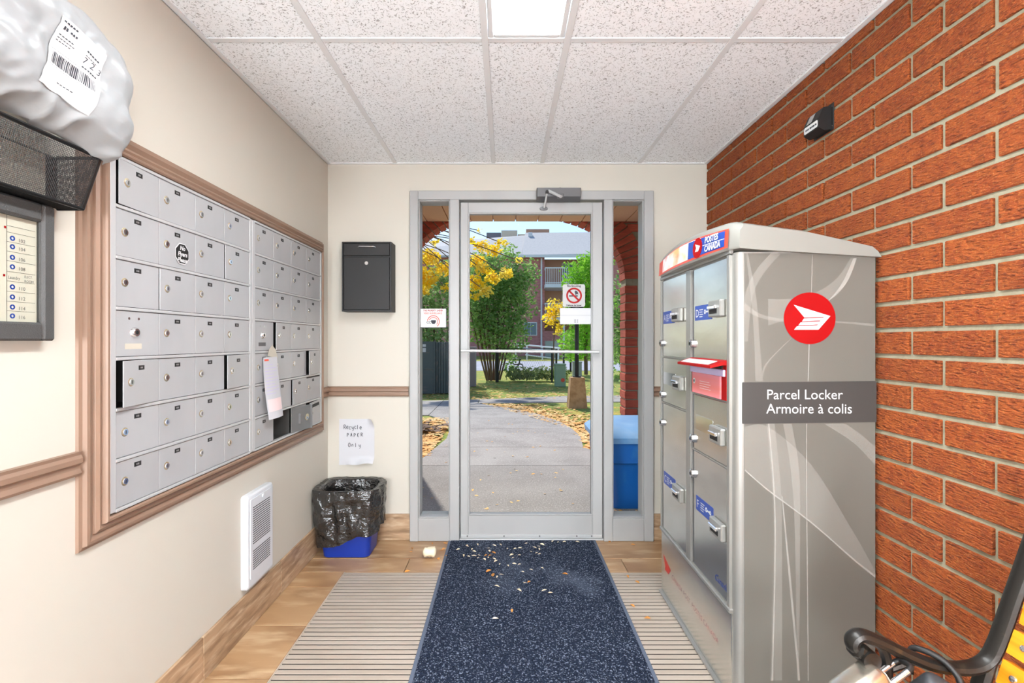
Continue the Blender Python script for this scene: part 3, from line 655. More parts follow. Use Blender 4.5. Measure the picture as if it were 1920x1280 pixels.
# poly mailer
def nz3(p, s): return noise.noise(Vector(p) * s)
def mailer_e(u, v): return max(0.0, 1 - abs(2 * u - 1) ** 12) * max(0.0, 1 - abs(2 * v - 1) ** 4)
def mailer_base(u, v):
    yy = .60 + .612 * u
    ztop = 1.950 - .045 * max(0, (u - .74) / .26) ** 1.2; zbot = 1.694 - .030 * max(0, (u - .55) / .45) ** 2
    yy += .016 * math.sin(v * 4.6 + .6) * max(0, (u - .7) / .3)
    x = -1.000 + .034 * v + .030 * u - .020 * max(0, .25 - v) * 4 * (1 - u * .5)
    x += .006 * math.sin(v * 17 + 2) * max(0, (u - .85) / .15)
    return Vector((x, yy, zbot + (ztop - zbot) * v))
def mailer(u, v, off=0.0):
    """front surface; u along Y 0..1, v up 0..1"""
    e = mailer_e(u, v); b = mailer_base(u, v)
    wr_ = .010 * nz3((u * 3.0, v * 1.8, 1.3), 1.7) - .006 * abs(nz3((u * 5.5 + v * 1.5, v * 3.2 - u, 4.1), 1.6)) - .004 * abs(nz3((u * 13 - v * 3, v * 6, 9.1), 1.3))
    lo_ = max(0.0, .30 - v) / .30
    b.x += .058 * e ** .4 + wr_ * e ** .35 - .035 * lo_ ** 1.6 * abs(nz3((u * 6, v * 3, 7.7), 1.9)) * 1.6
    b.z += .010 * nz3((u * 7, v * 2, 3.3), 1.4) * (1 - e) ; b.x += off
    return tuple(b)
pl = thing('parcel_bag', (-1.0, .9, 1.69), 'grey-white plastic mailing bag resting in the black mesh basket', 'parcel')
mb = MB(); mb.grid(mailer, 110, 56); 
def mback(u, v):
    e = mailer_e(u, v); p = Vector(mailer(u, v)); b = mailer_base(u, v)
    return (min(p.x, b.x - .050 * e ** .4) if e > 0 else p.x, p.y, p.z)
mb.grid(mback, 110, 56, True); mb.build('bag', 'poly_bag', pl, 'all')
def lab(a, b, off=.0022):   # label space: 0..1 across, 0..1 up
    u = (.972 + .112 * a + .022 * b - .60) / .615; v = (.16 + .56 * b - .06 * a * 0 + .04 * (1 - a))
    return mailer(u, v, off)
MB().grid(lambda a, b: lab(a, b), 24, 30).build('shipping_label', 'white', pl, 'all')
mb = MB(); x = .08; random.seed(3)
while x < .9:
    w_ = random.choice((.008, .012, .02)); mb.grid(lambda a, b: lab(x + a * w_, .33 + b * .17, .0034), 1, 4); x += w_ + random.choice((.010, .014, .02))
mb.build('barcode', 'ink', pl)
mb = MB()
for (a0, b0, ww, hh) in ((.05, .93, .3, .025), (.08, .83, .10, .05), (.22, .84, .16, .03), (.06, .74, .30, .012), (.06, .70, .34, .010), (.06, .66, .28, .010), (.62, .80, .30, .022), (.62, .74, .26, .012), (.62, .56, .32, .02), (.04, .53, .92, .005), (.04, .30, .9, .005), (.3, .12, .3, .012)):
    n = max(1, int(ww / .05))
    for q in range(n): mb.grid(lambda a, b: lab(a0 + ww * (q + a * .72) / n, b0 + b * hh, .0034), 1, 1)
mb.build('label_print', 'ink', pl, kind='stuff')
for i, ch in enumerate('723'):
    p0 = Vector(lab(.58 + .15 * i, .62, .003)); e1 = (Vector(lab(.68 + .13 * i, .62, .003)) - p0); e2 = Vector(lab(.58 + .15 * i, .72, .003)) - p0
    text(ch, .020, frame(p0 + Vector((.0015, 0, 0)), e1, e2), 'ink', pl, name='handwritten_digit')

# ---------------------------------------------------------------- back wall things
bx_ = thing('drop_box', (-.83, YB, 1.4025), 'black metal locking drop box mounted on the wall left of the door', 'drop box')
DX0, DX1, DY, DZ0, DZ1 = (641 - CX) * 2.923 / F, (733.5 - CX) * 2.923 / F, 2.923, 1.4025, 1.818
m = MB(); t_ = .008
m.box((DX0, DY, DZ0), (DX0 + t_, YB - .001, DZ1)).box((DX1 - t_, DY, DZ0), (DX1, YB - .001, DZ1)).box((DX0 + t_, DY, DZ0), (DX1 - t_, YB - .001, DZ0 + t_)).box((DX0 + t_, DY, DZ1 - t_), (DX1 - t_, YB - .001, DZ1)).box((DX0 + t_, DY + .012, DZ0 + t_), (DX1 - t_, YB - .001, DZ1 - t_))
m.build('case', 'black_metal', bx_)
MB().cbox((DX0 + .010, DY + .002, DZ0 + .010), (DX1 - .010, DY + .012, DZ1 - .092), .002).build('lower_door', 'black_metal', bx_)
MB().cbox((DX0 + .010, DY - .001, DZ1 - .082), (DX1 - .010, DY + .012, DZ1 - .010), .002).build('chute_door', 'black_metal', bx_)
xm = (DX0 + DX1) / 2
MB().tube([(xm - .050, DY, DZ1 - .032), (xm - .044, DY - .006, DZ1 - .030), (xm + .044, DY - .006, DZ1 - .030), (xm + .052, DY, DZ1 - .034)], .0045, 8).build('handle', 'chrome', bx_, True)
MB().cyl((xm, DY + .002, DZ1 - .128), (xm, DY - .004, DZ1 - .128), .0105).build('key_lock', 'chrome', bx_, True)
# recycle paper sheet
ps = thing('paper_note', (-.92, YB, .46), 'handwritten white sheet reading Recycle PAPER Only on the wall', 'note')
Mw = fb((at(636, 871, YB)))
def sheet(u, v):
    curl = max(0, .16 - v) / .16 * max(0, min(1, (u - .2) * 5)); c2 = max(0, v - .82) / .18 * max(0, (u - .82) / .18)
    return (.218 * u - .012 * c2 - .006 * curl * (u > .9), .284 * v + .010 * curl * (1 + .8 * math.sin(u * 9 + .5)), .0015 + .026 * curl * (1 + .5 * math.sin(u * 10)) + .03 * c2)
MB(Mw).grid(sheet, 24, 24).build('sheet', 'paper', ps, 'all')
def script(strokes, M, parent, r=.0016):
    m = MB(M)
    for st_ in strokes: m.tube([(p[0], p[1], .004) for p in smooth_path([(a, b, 0) for a, b in st_], 4)], r, 5, sq=((0, 0, 1), .3))
    m.build('handwriting', 'ink', parent, kind='stuff')
def glyph(s):
    G = {'R': [[(0, 0), (0, 1)], [(0, 1), (.5, .95), (.55, .7), (.4, .5), (0, .45)], [(.2, .45), (.7, 0)]], 'e': [[(0, .3), (.5, .35), (.4, .6), (.1, .55), (0, .25), (.2, 0), (.55, .1)]],
         'c': [[(.5, .5), (.2, .6), (0, .3), (.2, 0), (.55, .08)]], 'y': [[(0, .6), (.1, .2), (.4, .2), (.5, .6)], [(.5, .6), (.5, -.2), (.2, -.4)]], 'l': [[(.1, 1), (.1, 0)]],
         'P': [[(0, 0), (0, 1)], [(0, 1), (.5, .9), (.5, .55), (0, .5)]], 'A': [[(0, 0), (.3, 1)], [(.3, 1), (.6, 0)], [(.12, .4), (.48, .4)]], 'E': [[(.5, 1), (.1, .9), (0, .5), (.1, .1), (.55, 0)], [(.02, .5), (.4, .5)]],
         'O': [[(.3, 1), (0, .6), (.1, .1), (.45, 0), (.65, .4), (.55, .9), (.3, 1)]], 'n': [[(0, 0), (0, .55)], [(0, .4), (.2, .6), (.4, .5), (.42, 0)]]}
    return G[s]
strokes = []
for (word, x0, y0, hgt, adv) in (('Recycle', .030, .222, .026, .0165), ('PAPER', .050, .174, .022, .0215), ('Only', .058, .112, .024, .0215)):
    for i, ch in enumerate(word):
        for g_ in glyph(ch): strokes.append([(x0 + i * adv + a * hgt * .72, y0 + b * hgt + .002 * math.sin(i * 2)) for a, b in g_])
script(strokes, Mw, ps)
# recycling bin with bag
BXc, BYc = -.905, 2.868
rb = thing('recycling_bin', (BXc, BYc, 0), 'small blue plastic recycling bin in the corner under the paper note', 'bin')
def bring(z, k=0.0, off=0.0):
    s_ = z / .385; hx = .132 + .034 * s_ + k; hy = .098 + .030 * s_ + k
    return [(BXc + p[0], BYc + p[1], z) for p in rrect(-hx, -hy, hx, hy, .035 + k * .5, 6)]
mb = MB(); mb.loft([bring(z, k) for z, k in ((.002, -.006), (.008, 0), (.36, 0), (.362, .008), (.385, .008), (.385, .002), (.36, -.004), (.02, -.004))], True, True); mb.build('bin_body', 'blue_plastic', rb, True)
bg_ = MB(); NR = 84
def bag_ring(kind, t):
    out = []
    ring = bring(.385, 0); n = len(ring)
    # resample by angle
    for i in range(NR):
        a = 2 * PI * i / NR; ca, sa = math.cos(a), math.sin(a)
        def sup(z, k):
            s_ = max(0, z) / .385; hx = .132 + .034 * s_ + k; hy = .098 + .030 * s_ + k
            e = 5.0; r = (abs(ca / hx) ** e + abs(sa / hy) ** e) ** (-1 / e); return r * ca, r * sa
        if kind == 'in': z = .385 - .27 * t; k = -.014 - .01 * t + .004 * nz3((ca * 2, sa * 2, t * 3), 2.5)
        else:
            hem = .102 + .050 * ca + .006 * math.sin(a * 5 + 1)
            z = .392 + (hem - .392) * t
            k = .022 + .010 * t + .012 * nz3((ca * 2.2, sa * 2.2, z * 6), 2.0) + .007 * nz3((ca * 5, sa * 5, z * 14), 2.0) + .006 * t * math.sin(a * 14)
        x, y_ = sup(z, k); out.append((BXc + x, BYc + y_, z))
    return out
rings = [bag_ring('in', t) for t in (1, .7, .4, .15, 0)] + [bag_ring('out', t / 16) for t in range(17)]
bg_.loft(rings, True, False)
bg_.build('bin_liner', 'bag_black', None, 'all', 'shiny black plastic bag liner folded over the blue corner bin', 'bag')
# crumpled cup
cp = gnd(803, 1046, 0)
cup = MB()
rings = []
for j in range(9):
    t = j / 8; rr = (.030 + .010 * t) if 0 < j < 8 else .012
    rings.append([(cp.x - .03 + .075 * t, cp.y + rr * math.cos(a) * .9 + .006 * nz3((a * 1.5, t * 4, 0), 1.2), .031 + rr * math.sin(a) * .72 + .008 * nz3((a, t * 5, 2), 1.3) + .008 * t) for a in [2 * PI * q / 16 for q in range(16)]])
cup.loft(rings); cup.build('paper_cup', 'leaf_pale', None, 'all', 'crumpled cream paper cup lying on the floor tiles beside the mat', 'cup')
# mat
MX0, MX1, MY0, MY1 = -.350, .552, -.9, 3.015
mt = thing('floor_mat', (.1, 1.5, 0), 'long blue speckled entrance mat running to the glass door', 'mat')
MB().cbox((MX0 + .016, MY0 + .016, .001), (MX1 - .016, MY1 - .016, .010), .004).build('carpet_pile', 'mat_pile', mt)
e = MB(); e.cbox((MX0, MY0, .0005), (MX0 + .018, MY1, .005), .002).cbox((MX1 - .018, MY0, .0005), (MX1, MY1, .005), .002).cbox((MX0 + .018, MY1 - .018, .0005), (MX1 - .018, MY1, .005), .002).cbox((MX0 + .018, MY0, .0005), (MX1 - .018, MY0 + .018, .005), .002)
e.build('rubber_border', 'mat_edge', mt)
# fallen leaves indoors
def leaf_mesh(name, m, curl, wd):
    b = MB()
    b.grid(lambda u, v: ((u - .5) * 2, wd * (v - .5) * 2 * math.sin(PI * min(.98, max(.02, u ** .8))), curl * (4 * (v - .5) ** 2 * math.sin(PI * u) + .5 * (u - .5) ** 2)), 6, 4)
    return b.mesh(name, m, 'all', center=False)[0]
LP = [leaf_mesh('fallen_leaf', 'leaf_pale', c, w_) for c, w_ in ((.22, .38), (.3, .3), (.15, .45), (.4, .34))]
LT = [leaf_mesh('fallen_leaf', 'leaf_tan', c, w_) for c, w_ in ((.25, .45), (.4, .4), (.2, .55))]
pale = [(445,170),(380,195),(520,160),(600,185),(640,165),(685,160),(735,188),(790,190),(825,185),(495,210),(605,205),(870,150),(930,180),(960,172),(985,160),(965,192),(905,210),(945,220),(965,228),(420,240),(455,245),(495,240),(530,236),(525,255),(570,265),(598,252),(640,262),(652,280),(680,300),(775,255),(765,235),(820,235),(740,312),(785,297),(822,302),(905,340),(845,355),(985,328),(1100,142),(1060,135),(1240,140),(690,375),(660,392),(860,435),(660,460),(820,490),(1000,490),(1045,508),(648,692),(480,192),(1145,140)]
tan = [(608,238),(600,350),(632,378),(890,430),(1150,372),(767,637),(635,218),(580,238)]
random.seed(11)
UNIQ = {(648, 692): 'single pale dry leaf on the mat, nearest the viewer', (660, 460): 'lone small pale leaf on the left half of the mat, behind the nearest two', (1240, 140): 'pale leaf at the far right corner of the blue mat', (1100, 142): 'largest pale leaf near the far right edge of the mat',
        (767, 637): 'orange-brown leaf alone on the mat, nearest the viewer', (1150, 372): 'brown leaf alone on the right half of the mat', (890, 430): 'reddish leaf near the middle of the mat'}
def put_leaf(mesh, cx_, cy_, zf, size, label, group):
    p = gnd(760 + cx_ / 3.84, 980 + cy_ / 3.84, zf)
    R = Matrix.Rotation(random.uniform(0, 6.28), 3, 'Z') @ Matrix.Rotation(random.uniform(-.25, .25), 3, 'X')
    o = inst('fallen_leaf', mesh, (p.x, p.y, zf + .003), None, R, (size, size, size)); tag(o, UNIQ.get((cx_, cy_), label), 'leaf', group); return o
for (a, b) in pale: put_leaf(random.choice(LP), a, b, .011, random.uniform(.009, .017), 'small pale dry leaf lying on the blue entrance mat', 'pale leaves on the mat')
for (a, b) in tan: put_leaf(random.choice(LT), a, b, .011, random.uniform(.011, .018), 'small orange-brown dry leaf lying on the blue entrance mat', 'orange leaves on the mat')
for (a, b) in [(545,108),(565,116),(600,104),(622,112),(640,106),(660,98),(680,108),(712,104),(732,112),(750,104)]: put_leaf(random.choice(LT), a, b, .001, random.uniform(.011, .017), 'orange leaf in the drift at the foot of the door', 'leaves at the door sill')
for (a, b) in [(50,185),(40,212),(195,152),(262,200),(15,352),(285,150),(300,240),(275,192),(240,262)]: put_leaf(random.choice(LT), a, b, .001, random.uniform(.010, .017), 'brown leaf scrap on the floor tiles left of the mat', 'leaves on the tiles left of the mat')
for (a, b, lb) in [(1470, 138, 'orange leaf on the tiles in front of the right sidelight, nearer the mat'), (1640, 160, 'flat orange leaf on the tiles by the right sidelight, nearer the locker'), (1600, 390, 'orange leaf on the far end of the floor grate right of the mat'), (1670, 430, 'round orange leaf on the floor grate beside the parcel locker'), (1635, 602, 'thin brown leaf on the floor grate right of the mat'), (1743, 692, 'small orange leaf on the floor grate nearest the viewer')]:
    put_leaf(random.choice(LT), a, b, .001, .015, lb, 'leaves right of the mat')
# ---------------------------------------------------------------- parcel locker
LX, LXB, LY0, LY1, LZ = .765, 1.236, 1.635, 2.41, 1.525
lk = thing('parcel_locker', (1.0, 2.02, 0), 'tall grey parcel locker with red round logo standing against the brick wall', 'locker')
RC = .022
pts = rrect(LX + .004, LY0, LXB, LY1, RC, 6)
cab = MB(); cab.prism(pts, .004, LZ); cab.build('cabinet_body', 'locker_alu', lk, True)
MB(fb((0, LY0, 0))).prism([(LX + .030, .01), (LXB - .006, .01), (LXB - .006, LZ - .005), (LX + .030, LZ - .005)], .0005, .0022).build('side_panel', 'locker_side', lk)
Mside = fb((0, LY0 - .0022, 0))
X2 = lambda px: (px - CX) * (LY0 - .002) / F
Z2 = lambda py: CAMZ + (CY - py) * (LY0 - .002) / F
# printed swooshes
def band(a, b, m='print_light', zz=.0003):
    A = smooth_path([(X2(p[0]), Z2(p[1]), 0) for p in a], 6); B = smooth_path([(X2(p[0]), Z2(p[1]), 0) for p in b], 6)
    n = min(len(A), len(B)); mbb = MB(Mside)
    V = [(p.x, p.y, zz) for p in A[:n]] + [(p.x, p.y, zz) for p in B[:n]]
    mbb.add(V, [[i, i + 1, n + i + 1, n + i] for i in range(n - 1)]); mbb.build('printed_swoosh', m, lk)
XRt = 1641
band([(1606, 484), (1590, 525), (1560, 560), (1500, 590), (1440, 610)], [(1595, 483), (1570, 520), (1530, 548), (1480, 560), (1440, 560)])
band([(1606, 484), (1590, 525), (1568, 552), (1540, 572), (1520, 585)], [(1600, 484), (1580, 528), (1556, 560), (1530, 582), (1505, 596)], 'print_line', .0005)
band([(1467, 472), (1430, 515), (1410, 560), (1402, 640)], [(1450, 470), (1415, 510), (1396, 560), (1396, 640)])
band([(1395, 567), (1430, 590), (1500, 602), (1570, 602), (XRt, 607)], [(1395, 580), (1430, 597), (1500, 606), (1570, 605), (XRt, 612)], 'print_light', .0006)
band([(1482, 635), (1460, 655), (1435, 682), (1428, 700)], [(1520, 600), (1478, 640), (1440, 680), (1430, 708)], 'print_light', .0007)
band([(1402, 475), (1418, 560), (1424, 640), (1430, 714)], [(1398, 474), (1408, 560), (1414, 640), (1416, 714)], 'print_light', .0008)
band([(1522, 476), (1520, 560), (1516, 640), (1514, 714)], [(1523, 476), (1521.5, 560), (1518, 640), (1516, 714)], 'print_line', .0009)
band([(1396, 882), (1440, 920), (1520, 980), (1600, 1050), (XRt, 1083)], [(1396, 800), (1440, 800), (1520, 870), (1590, 980), (XRt, 1070)], 'print_light', .0004)
band([(1396, 882), (1440, 920), (1520, 980), (1600, 1050), (XRt, 1083)], [(1396, 879), (1440, 917), (1520, 977), (1600, 1046), (XRt, 1078)], 'print_line', .0010)
band([(1585, 794), (1615, 815), (XRt, 838)], [(1545, 794), (1600, 830), (XRt, 872)], 'print_light', .0006)
band([(1437, 794), (1448, 920), (1450, 1040), (1444, 1275)], [(1452, 794), (1464, 920), (1466, 1040), (1466, 1275)], 'print_light', .0007)
band([(1468, 794), (1482, 880), (1490, 1000), (1494, 1275)], [(1484, 794), (1498, 880), (1500, 1000), (1498, 1275)], 'print_light', .0008)
band([(1440, 794), (1450, 920), (1452, 1040), (1446, 1275)], [(1442, 794), (1452, 920), (1454, 1040), (1449, 1275)], 'print_line', .0011)
band([(1511, 794), (1511, 920), (1512, 1040), (1514, 1275)], [(1512.5, 794), (1512.5, 920), (1514, 1040), (1516, 1275)], 'print_line', .0012)
band([(1465, 930), (1472, 1010), (1480, 1100), (1496, 1275)], [(1467, 930), (1475, 1010), (1484, 1100), (1500, 1275)], 'print_line', .0013)
# name band
decal('name_band', [(X2(1391.5), Z2(794)), (X2(1642.5), Z2(791)), (X2(1642.5), Z2(714)), (X2(1391.5), Z2(716.5))], Mside, 'locker_band', lk, .0012, .002)
text('Parcel Locker', .0465, Mside, 'white', lk, X2(1436), Z2(748), z=.0026, sx=.98); text('Armoire à colis', .0465, Mside, 'white', lk, X2(1436), Z2(774.5), z=.0026, sx=.98)
# round logo
lc = (X2(1517.5), Z2(596.5)); lr = X2(1566) - lc[0]
decal('logo_disc', circ(lc[0], lc[1], lr, 48), Mside, 'red', lk, .0014, .002)
q = lambda x, y: (X2(1210 + x / 3.122), Z2(390 + y / 3.122))
mb = MB(Mside)
mb.prism([q(866, 566), q(1080, 632), q(1010, 712), q(868, 712), q(884, 692), q(1004, 686), q(1008, 681), q(893, 687), q(906, 669), q(1018, 663), q(1024, 657), q(914, 664), q(926, 646), q(1040, 640), q(1042, 636), q(928, 640)], .0022, .0026)
mb.build('logo_wing', 'white', lk)
# cap: bowed header front, sloping crowned roof
cap = MB(); NS = 22
def cap_ring(kind):
    """closed section ring at parameter s along Y"""
rings = []
for i in range(NS + 1):
    s_ = i / NS; y = LY0 - .018 + (LY1 + .014 - LY0 + .018) * s_
    e_ = min(i, NS - i); rd = {0: .016, 1: .004}.get(e_, 0)
    bow = .026 * math.sin(PI * s_); crown = .020 * math.sin(PI * s_)
    xf = LX - .012 - bow; xb = LXB + .003; zf0 = LZ + .010; zf1 = 1.630 + crown - rd
    zb1 = 1.552 + crown * .4 - rd
    rings.append([(xf + .004 + rd, y, zf0), (xf + rd, y, zf0 + .006), (xf + rd + .004, y, zf1 - .02), (xf + .014 + rd, y, zf1 - .006), (xf + .03, y, zf1), ((xf + xb) / 2, y, (zf1 + zb1) / 2 + .012), (xb - .03, y, zb1 + .004), (xb - .006 - rd * .3, y, zb1 - .012), (xb, y, LZ - .020), (LX + .05, y, LZ + .006)])
cap.loft(rings); cap.build('roof_cap', 'locker_cap', lk, True)
hdr = lambda s_, h, off=.0012: (LX - .012 - .026 * math.sin(PI * s_) + .004 * h - off, LY0 - .018 + (LY1 + .014 - LY0 + .018) * s_, LZ + .018 + (1.604 + .020 * math.sin(PI * s_) - LZ - .018) * h)
def hpatch(s0, s1, h0, h1, off=.0012):   # s measured from the far end so that u runs left to right in view
    return lambda u, v: hdr(1 - (s0 + (s1 - s0) * u), h0 + (h1 - h0) * v, off)
MB().grid(hpatch(.03, .955, 0, 1), 24, 3).build('header_band', 'red_orange', lk, 'all')
MB().grid(hpatch(.13, .72, .10, .95, .0020), 16, 4).build('header_picture', mat('header_print', S(250, 244, 244), .35, vary=[((3, 6, 9), S(244, 180, 110), .45, .62), ((4, 9, 12), S(236, 120, 90), .58, .75)]), lk, 'all')
MB().grid(hpatch(.58, .93, .10, .92, .0028), 12, 4).build('header_blue_panel', 'blue_label', lk, 'all')
MB().grid(hpatch(.74, .93, .50, .53, .0034), 8, 1).build('header_rule', 'white', lk, 'all')
def hframe(s_, h):
    o = Vector(hdr(1 - s_, h, .0042)); r_ = Vector(hdr(1 - s_ - .06, h, .0042)) - o; u_ = Vector(hdr(1 - s_, h + .3, .0042)) - o; return frame(o, r_, u_)
text('POSTES', .031, hframe(.765, .60), 'white', lk, sx=.92, bold=.001); text('CANADA', .031, hframe(.765, .17), 'white', lk, sx=.86, bold=.001)
Mh = hframe(.69, .5)
decal('header_logo_disc', circ(0, 0, .038, 28), Mh, 'red', lk, -.0006, .0004); MB(Mh).prism([(-.018, .016), (.024, .004), (.010, -.014), (-.016, -.014), (-.008, .0)], .0004, .001).build('header_logo_wing', 'white', lk)
# front: frame, doors
def fx(px): return LX * F / (px - CX)
CA0, CA1 = 2.395, 2.072; CB0, CB1 = 2.008, 1.688
MB().cbox((LX - .006, 2.013, .318), (LX + .006, 2.066, LZ - .004), .002).build('centre_post', 'locker_alu', lk)
MB().cbox((LX - .006, CA0 + .002, .318), (LX + .006, LY1 - .004, LZ - .004), .002).build('edge_post', 'locker_alu', lk); MB().cbox((LX - .006, LY0 + .030, .318), (LX + .006, CB1 - .002, LZ - .004), .002).build('edge_post', 'locker_alu', lk)
MB().cbox((LX - .007, LY0 + .024, LZ - .002), (LX + .006, LY1 - .002, LZ + .012), .002).build('top_frame_rail', 'locker_alu', lk)
MB().cbox((LX - .010, LY0 + .022, .306), (LX + .006, LY1 - .002, .322), .003).build('bottom_frame_rail', 'locker_alu', lk)
MB().cbox((LX - .001, LY0 + .026, .012), (LX + .006, LY1 - .006, .304), .002).build('base_panel', 'steel', lk)
MB().cbox((LX - .014, LY0 + .020, .001), (LX + .01, LY1, .012), .003).build('base_trim', 'locker_alu', lk)
def ldoor(y0, y1, z0_, z1_, m='steel'):
    d = MB().cbox((LX - .001, y1 + .004, z0_ + .004), (LX + .006, y0 - .018, z1_ - .004), .0015).build('locker_door', m, lk)
    MB().box((LX - .003, y1 + .002, z0_ - .002), (LX + .004, y0, z0_ + .003)).build('door_rail', 'locker_alu', lk)
    MB().box((LX + .001, y0 - .017, z0_ + .004), (LX + .005, y0 - .001, z1_ - .004)).build('hinge_channel', 'closer_grey', lk)
    return d
def handle(d, yc, zc):
    h_ = MB(); h_.cbox((LX - .020, yc - .052, zc - .030), (LX - .001, yc + .050, zc + .030), .004); h_.build('pull_handle', 'locker_alu', d, False)
    MB().cbox((LX - .0212, yc - .026, zc - .018), (LX - .019, yc + .036, zc + .004), .0005).build('handle_recess', 'dark', d)
    MB().cbox((LX - .030, yc - .028, zc - .002), (LX - .019, yc + .038, zc + .012), .003).build('handle_lip', 'chrome', d)
def sticker(d, y0, y1, zc, ch, blue=True):
    Mx = fr((LX - .0012, y0, zc)); W_ = y0 - y1
    decal('key_label', rrect(0, -.029, W_, .029, .002, 2), Mx, 'blue_label' if blue else 'chrome', d)
    if blue:
        m2 = MB(Mx); text_mb(m2, ch, .044, .008, -.016, z=.001); 
        for i in range(4): m2.box((.046, .010 - i * .009, .0008), (.046 + (.030 if i % 2 else .036), .013 - i * .009, .001))
        ringpoly(m2, .100, .002, .004, .009, .0008, .0011, seg=14); m2.box((.108, -.0015, .0008), (.128, .0045, .0011)); ringpoly(m2, .136, .002, .003, .008, .0008, .0011, seg=14)
        m2.build('key_label_print', 'white', d)
def knob(d, y, z):
    MB().tube([(LX, y, z), (LX - .012, y, z), (LX - .014, y, z)], [.017, .017, .014], 14).build('cylinder_lock', 'chrome', d, True)
    MB().cyl((LX - .014, y, z), (LX - .0148, y, z), .007, seg=10).build('keyhole', 'dark', d)
ZT = LZ - .006
dA = ldoor(CA0, CA1, 1.151, ZT); handle(dA, 2.160, 1.342); sticker(dA, 2.375, 2.215, 1.338, 'A'); knob(dA, CA0 - .008, 1.217)
dB = ldoor(CA0, CA1, .931, 1.151); handle(dB, 2.150, 1.043); sticker(dB, 2.370, 2.206, 1.050, 'B', False); knob(dB, CA0 - .010, .968)
dC = ldoor(CA0, CA1, .322, .931); handle(dC, 2.150, .562); sticker(dC, 2.365, 2.206, .574, 'C'); knob(dC, CA0 - .010, .832)
dD = ldoor(CB0, CB1, 1.157, ZT); handle(dD, 1.758, 1.344); sticker(dD, 1.978, 1.814, 1.338, 'D'); knob(dD, CB0 - .008, 1.217)
dE = ldoor(CB0, CB1, .790, 1.017); handle(dE, 1.752, .892); sticker(dE, 1.970, 1.808, .906, 'E', False); knob(dE, CB0 - .012, .832)
dF = ldoor(CB0, CB1, .322, .790); handle(dF, 1.748, .560); sticker(dF, 1.966, 1.804, .584, 'F'); knob(dF, CB0 - .012, .690)
text('Canada', .034, fr((LX - .0015, 1.790, .362)), 'blue_navy', dF, shear=.3)
# outgoing mail slot
MB().cbox((LX - .004, CB1 + .003, 1.020), (LX + .006, CB0 - .002, 1.154), .002).build('mail_slot_surround', 'red', lk)
MB().cbox((LX - .010, CB1 + .040, 1.022), (LX - .003, CB0 - .022, 1.104), .002).build('mail_slot_panel', 'slot_panel', lk)
MB().cbox((LX - .012, CB1 + .010, 1.104), (LX - .003, CB0 - .004, 1.128), .002).build('mail_slot_lintel', 'lavender', lk)
MB().cbox((LX - .009, CB1 + .03, 1.130), (LX - .003, CB0 - .012, 1.142), .001).build('mail_slot_opening', 'dark', lk)
pr = [(LX - .003, 1.162), (LX - .018, 1.158), (LX - .062, 1.142), (LX - .062, 1.134), (LX - .020, 1.144), (LX - .003, 1.144)]
MB().loft([[(a, CB1 - .001, b) for a, b in pr], [(a, CB0 - .002, b) for a, b in pr]]).build('mail_slot_hood', 'red', lk)
MB().add([(LX - .022, CB1 + .03, 1.1577), (LX - .056, CB1 + .03, 1.1452), (LX - .056, CB0 - .02, 1.1452), (LX - .022, CB0 - .02, 1.1577)], [(0, 1, 2, 3)]).build('hood_print', 'pale_pink', lk)
m3 = MB(fr((LX - .0105, CB0 - .045, 1.070))); ringpoly(m3, 0, 0, .006, .011, 0, .0008, seg=16); m3.build('slot_lock_ring', 'white', lk)
MB(fr((LX - .0105, CB0 - .045, 1.070))).prism(circ(0, 0, .006, 12), 0, .001).build('slot_keyhole', 'dark', lk)
m3 = MB(fr((LX - .0102, CB0 - .1, 1.045)))
for i in range(4): m3.box((0, i * .009, 0), (.10 - .01 * (i % 2), i * .009 + .002, .0006))
m3.build('slot_print', 'pale_pink', lk)
Mr = fr((LX - .0016, 2.375, .150))
MB(Mr).prism([(0, .045), (.105, .016), (.075, -.016), (.022, -.016), (.030, 0)], 0, .0004).build('base_logo_wing', film_mat('red_faded', S(226, 40, 40), .45), lk)
text('CANADA POST  POSTES CANADA', .028, Mr, 'red_faded', lk, .12, -.012, z=.0006, sx=1.15)
# ---------------------------------------------------------------- sensor on the brick wall
ss = thing('wall_sensor', (XR - .02, 1.91, 2.03), 'small black motion sensor box mounted high on the brick wall', 'sensor')
MB().cbox((XR - .004, 1.856, 2.030), (XR - .0005 + 0, 1.975, 2.132), .001).build('mounting_plate', 'plate_black', ss)
S0, S1 = 1.868, 1.962
prf = [(XR - .004, 2.036), (XR - .030, 2.030), (XR - .052, 2.042), (XR - .052, 2.078), (XR - .034, 2.118), (XR - .004, 2.124)]
MB().loft([[(a, S0, b) for a, b in prf], [(a, S1, b) for a, b in prf]]).build('sensor_body', 'plate_black', ss)
def sf(y, t, off):   # t along front: 0 = bottom of lens slope, 1 = top
    a = Vector((XR - .052, y, 2.078)); b = Vector((XR - .034, y, 2.118)); n_ = Vector((-.91, 0, .41)); return tuple(a.lerp(b, t) + n_ * off)
MB().grid(lambda u, v: sf(1.945 - .034 * u, .02 + .9 * v, .0012), 1, 1).build('lens_window', 'frame_paint', ss)
MB(fr((XR - .052, S1 - .004, 2.060))).prism(rrect(0, -.013, .084, .013, .006, 3), .0002, .001).build('white_sticker', 'white', ss)
m3 = MB(fr((XR - .0532, S1 - .014, 2.056)))
for i, (a, w_) in enumerate(((0, .006), (.008, .005), (.015, .006), (.026, .010), (.038, .005), (.045, .012), (.06, .008))): m3.box((a, 0, 0), (a + w_, .007, .0004))
m3.build('sticker_print', 'ink', ss)
for zz in (2.045, 2.118): MB().cyl((XR - .004, 1.862, zz), (XR - .006, 1.862, zz), .0025, seg=8).build('screw', 'chrome', ss)
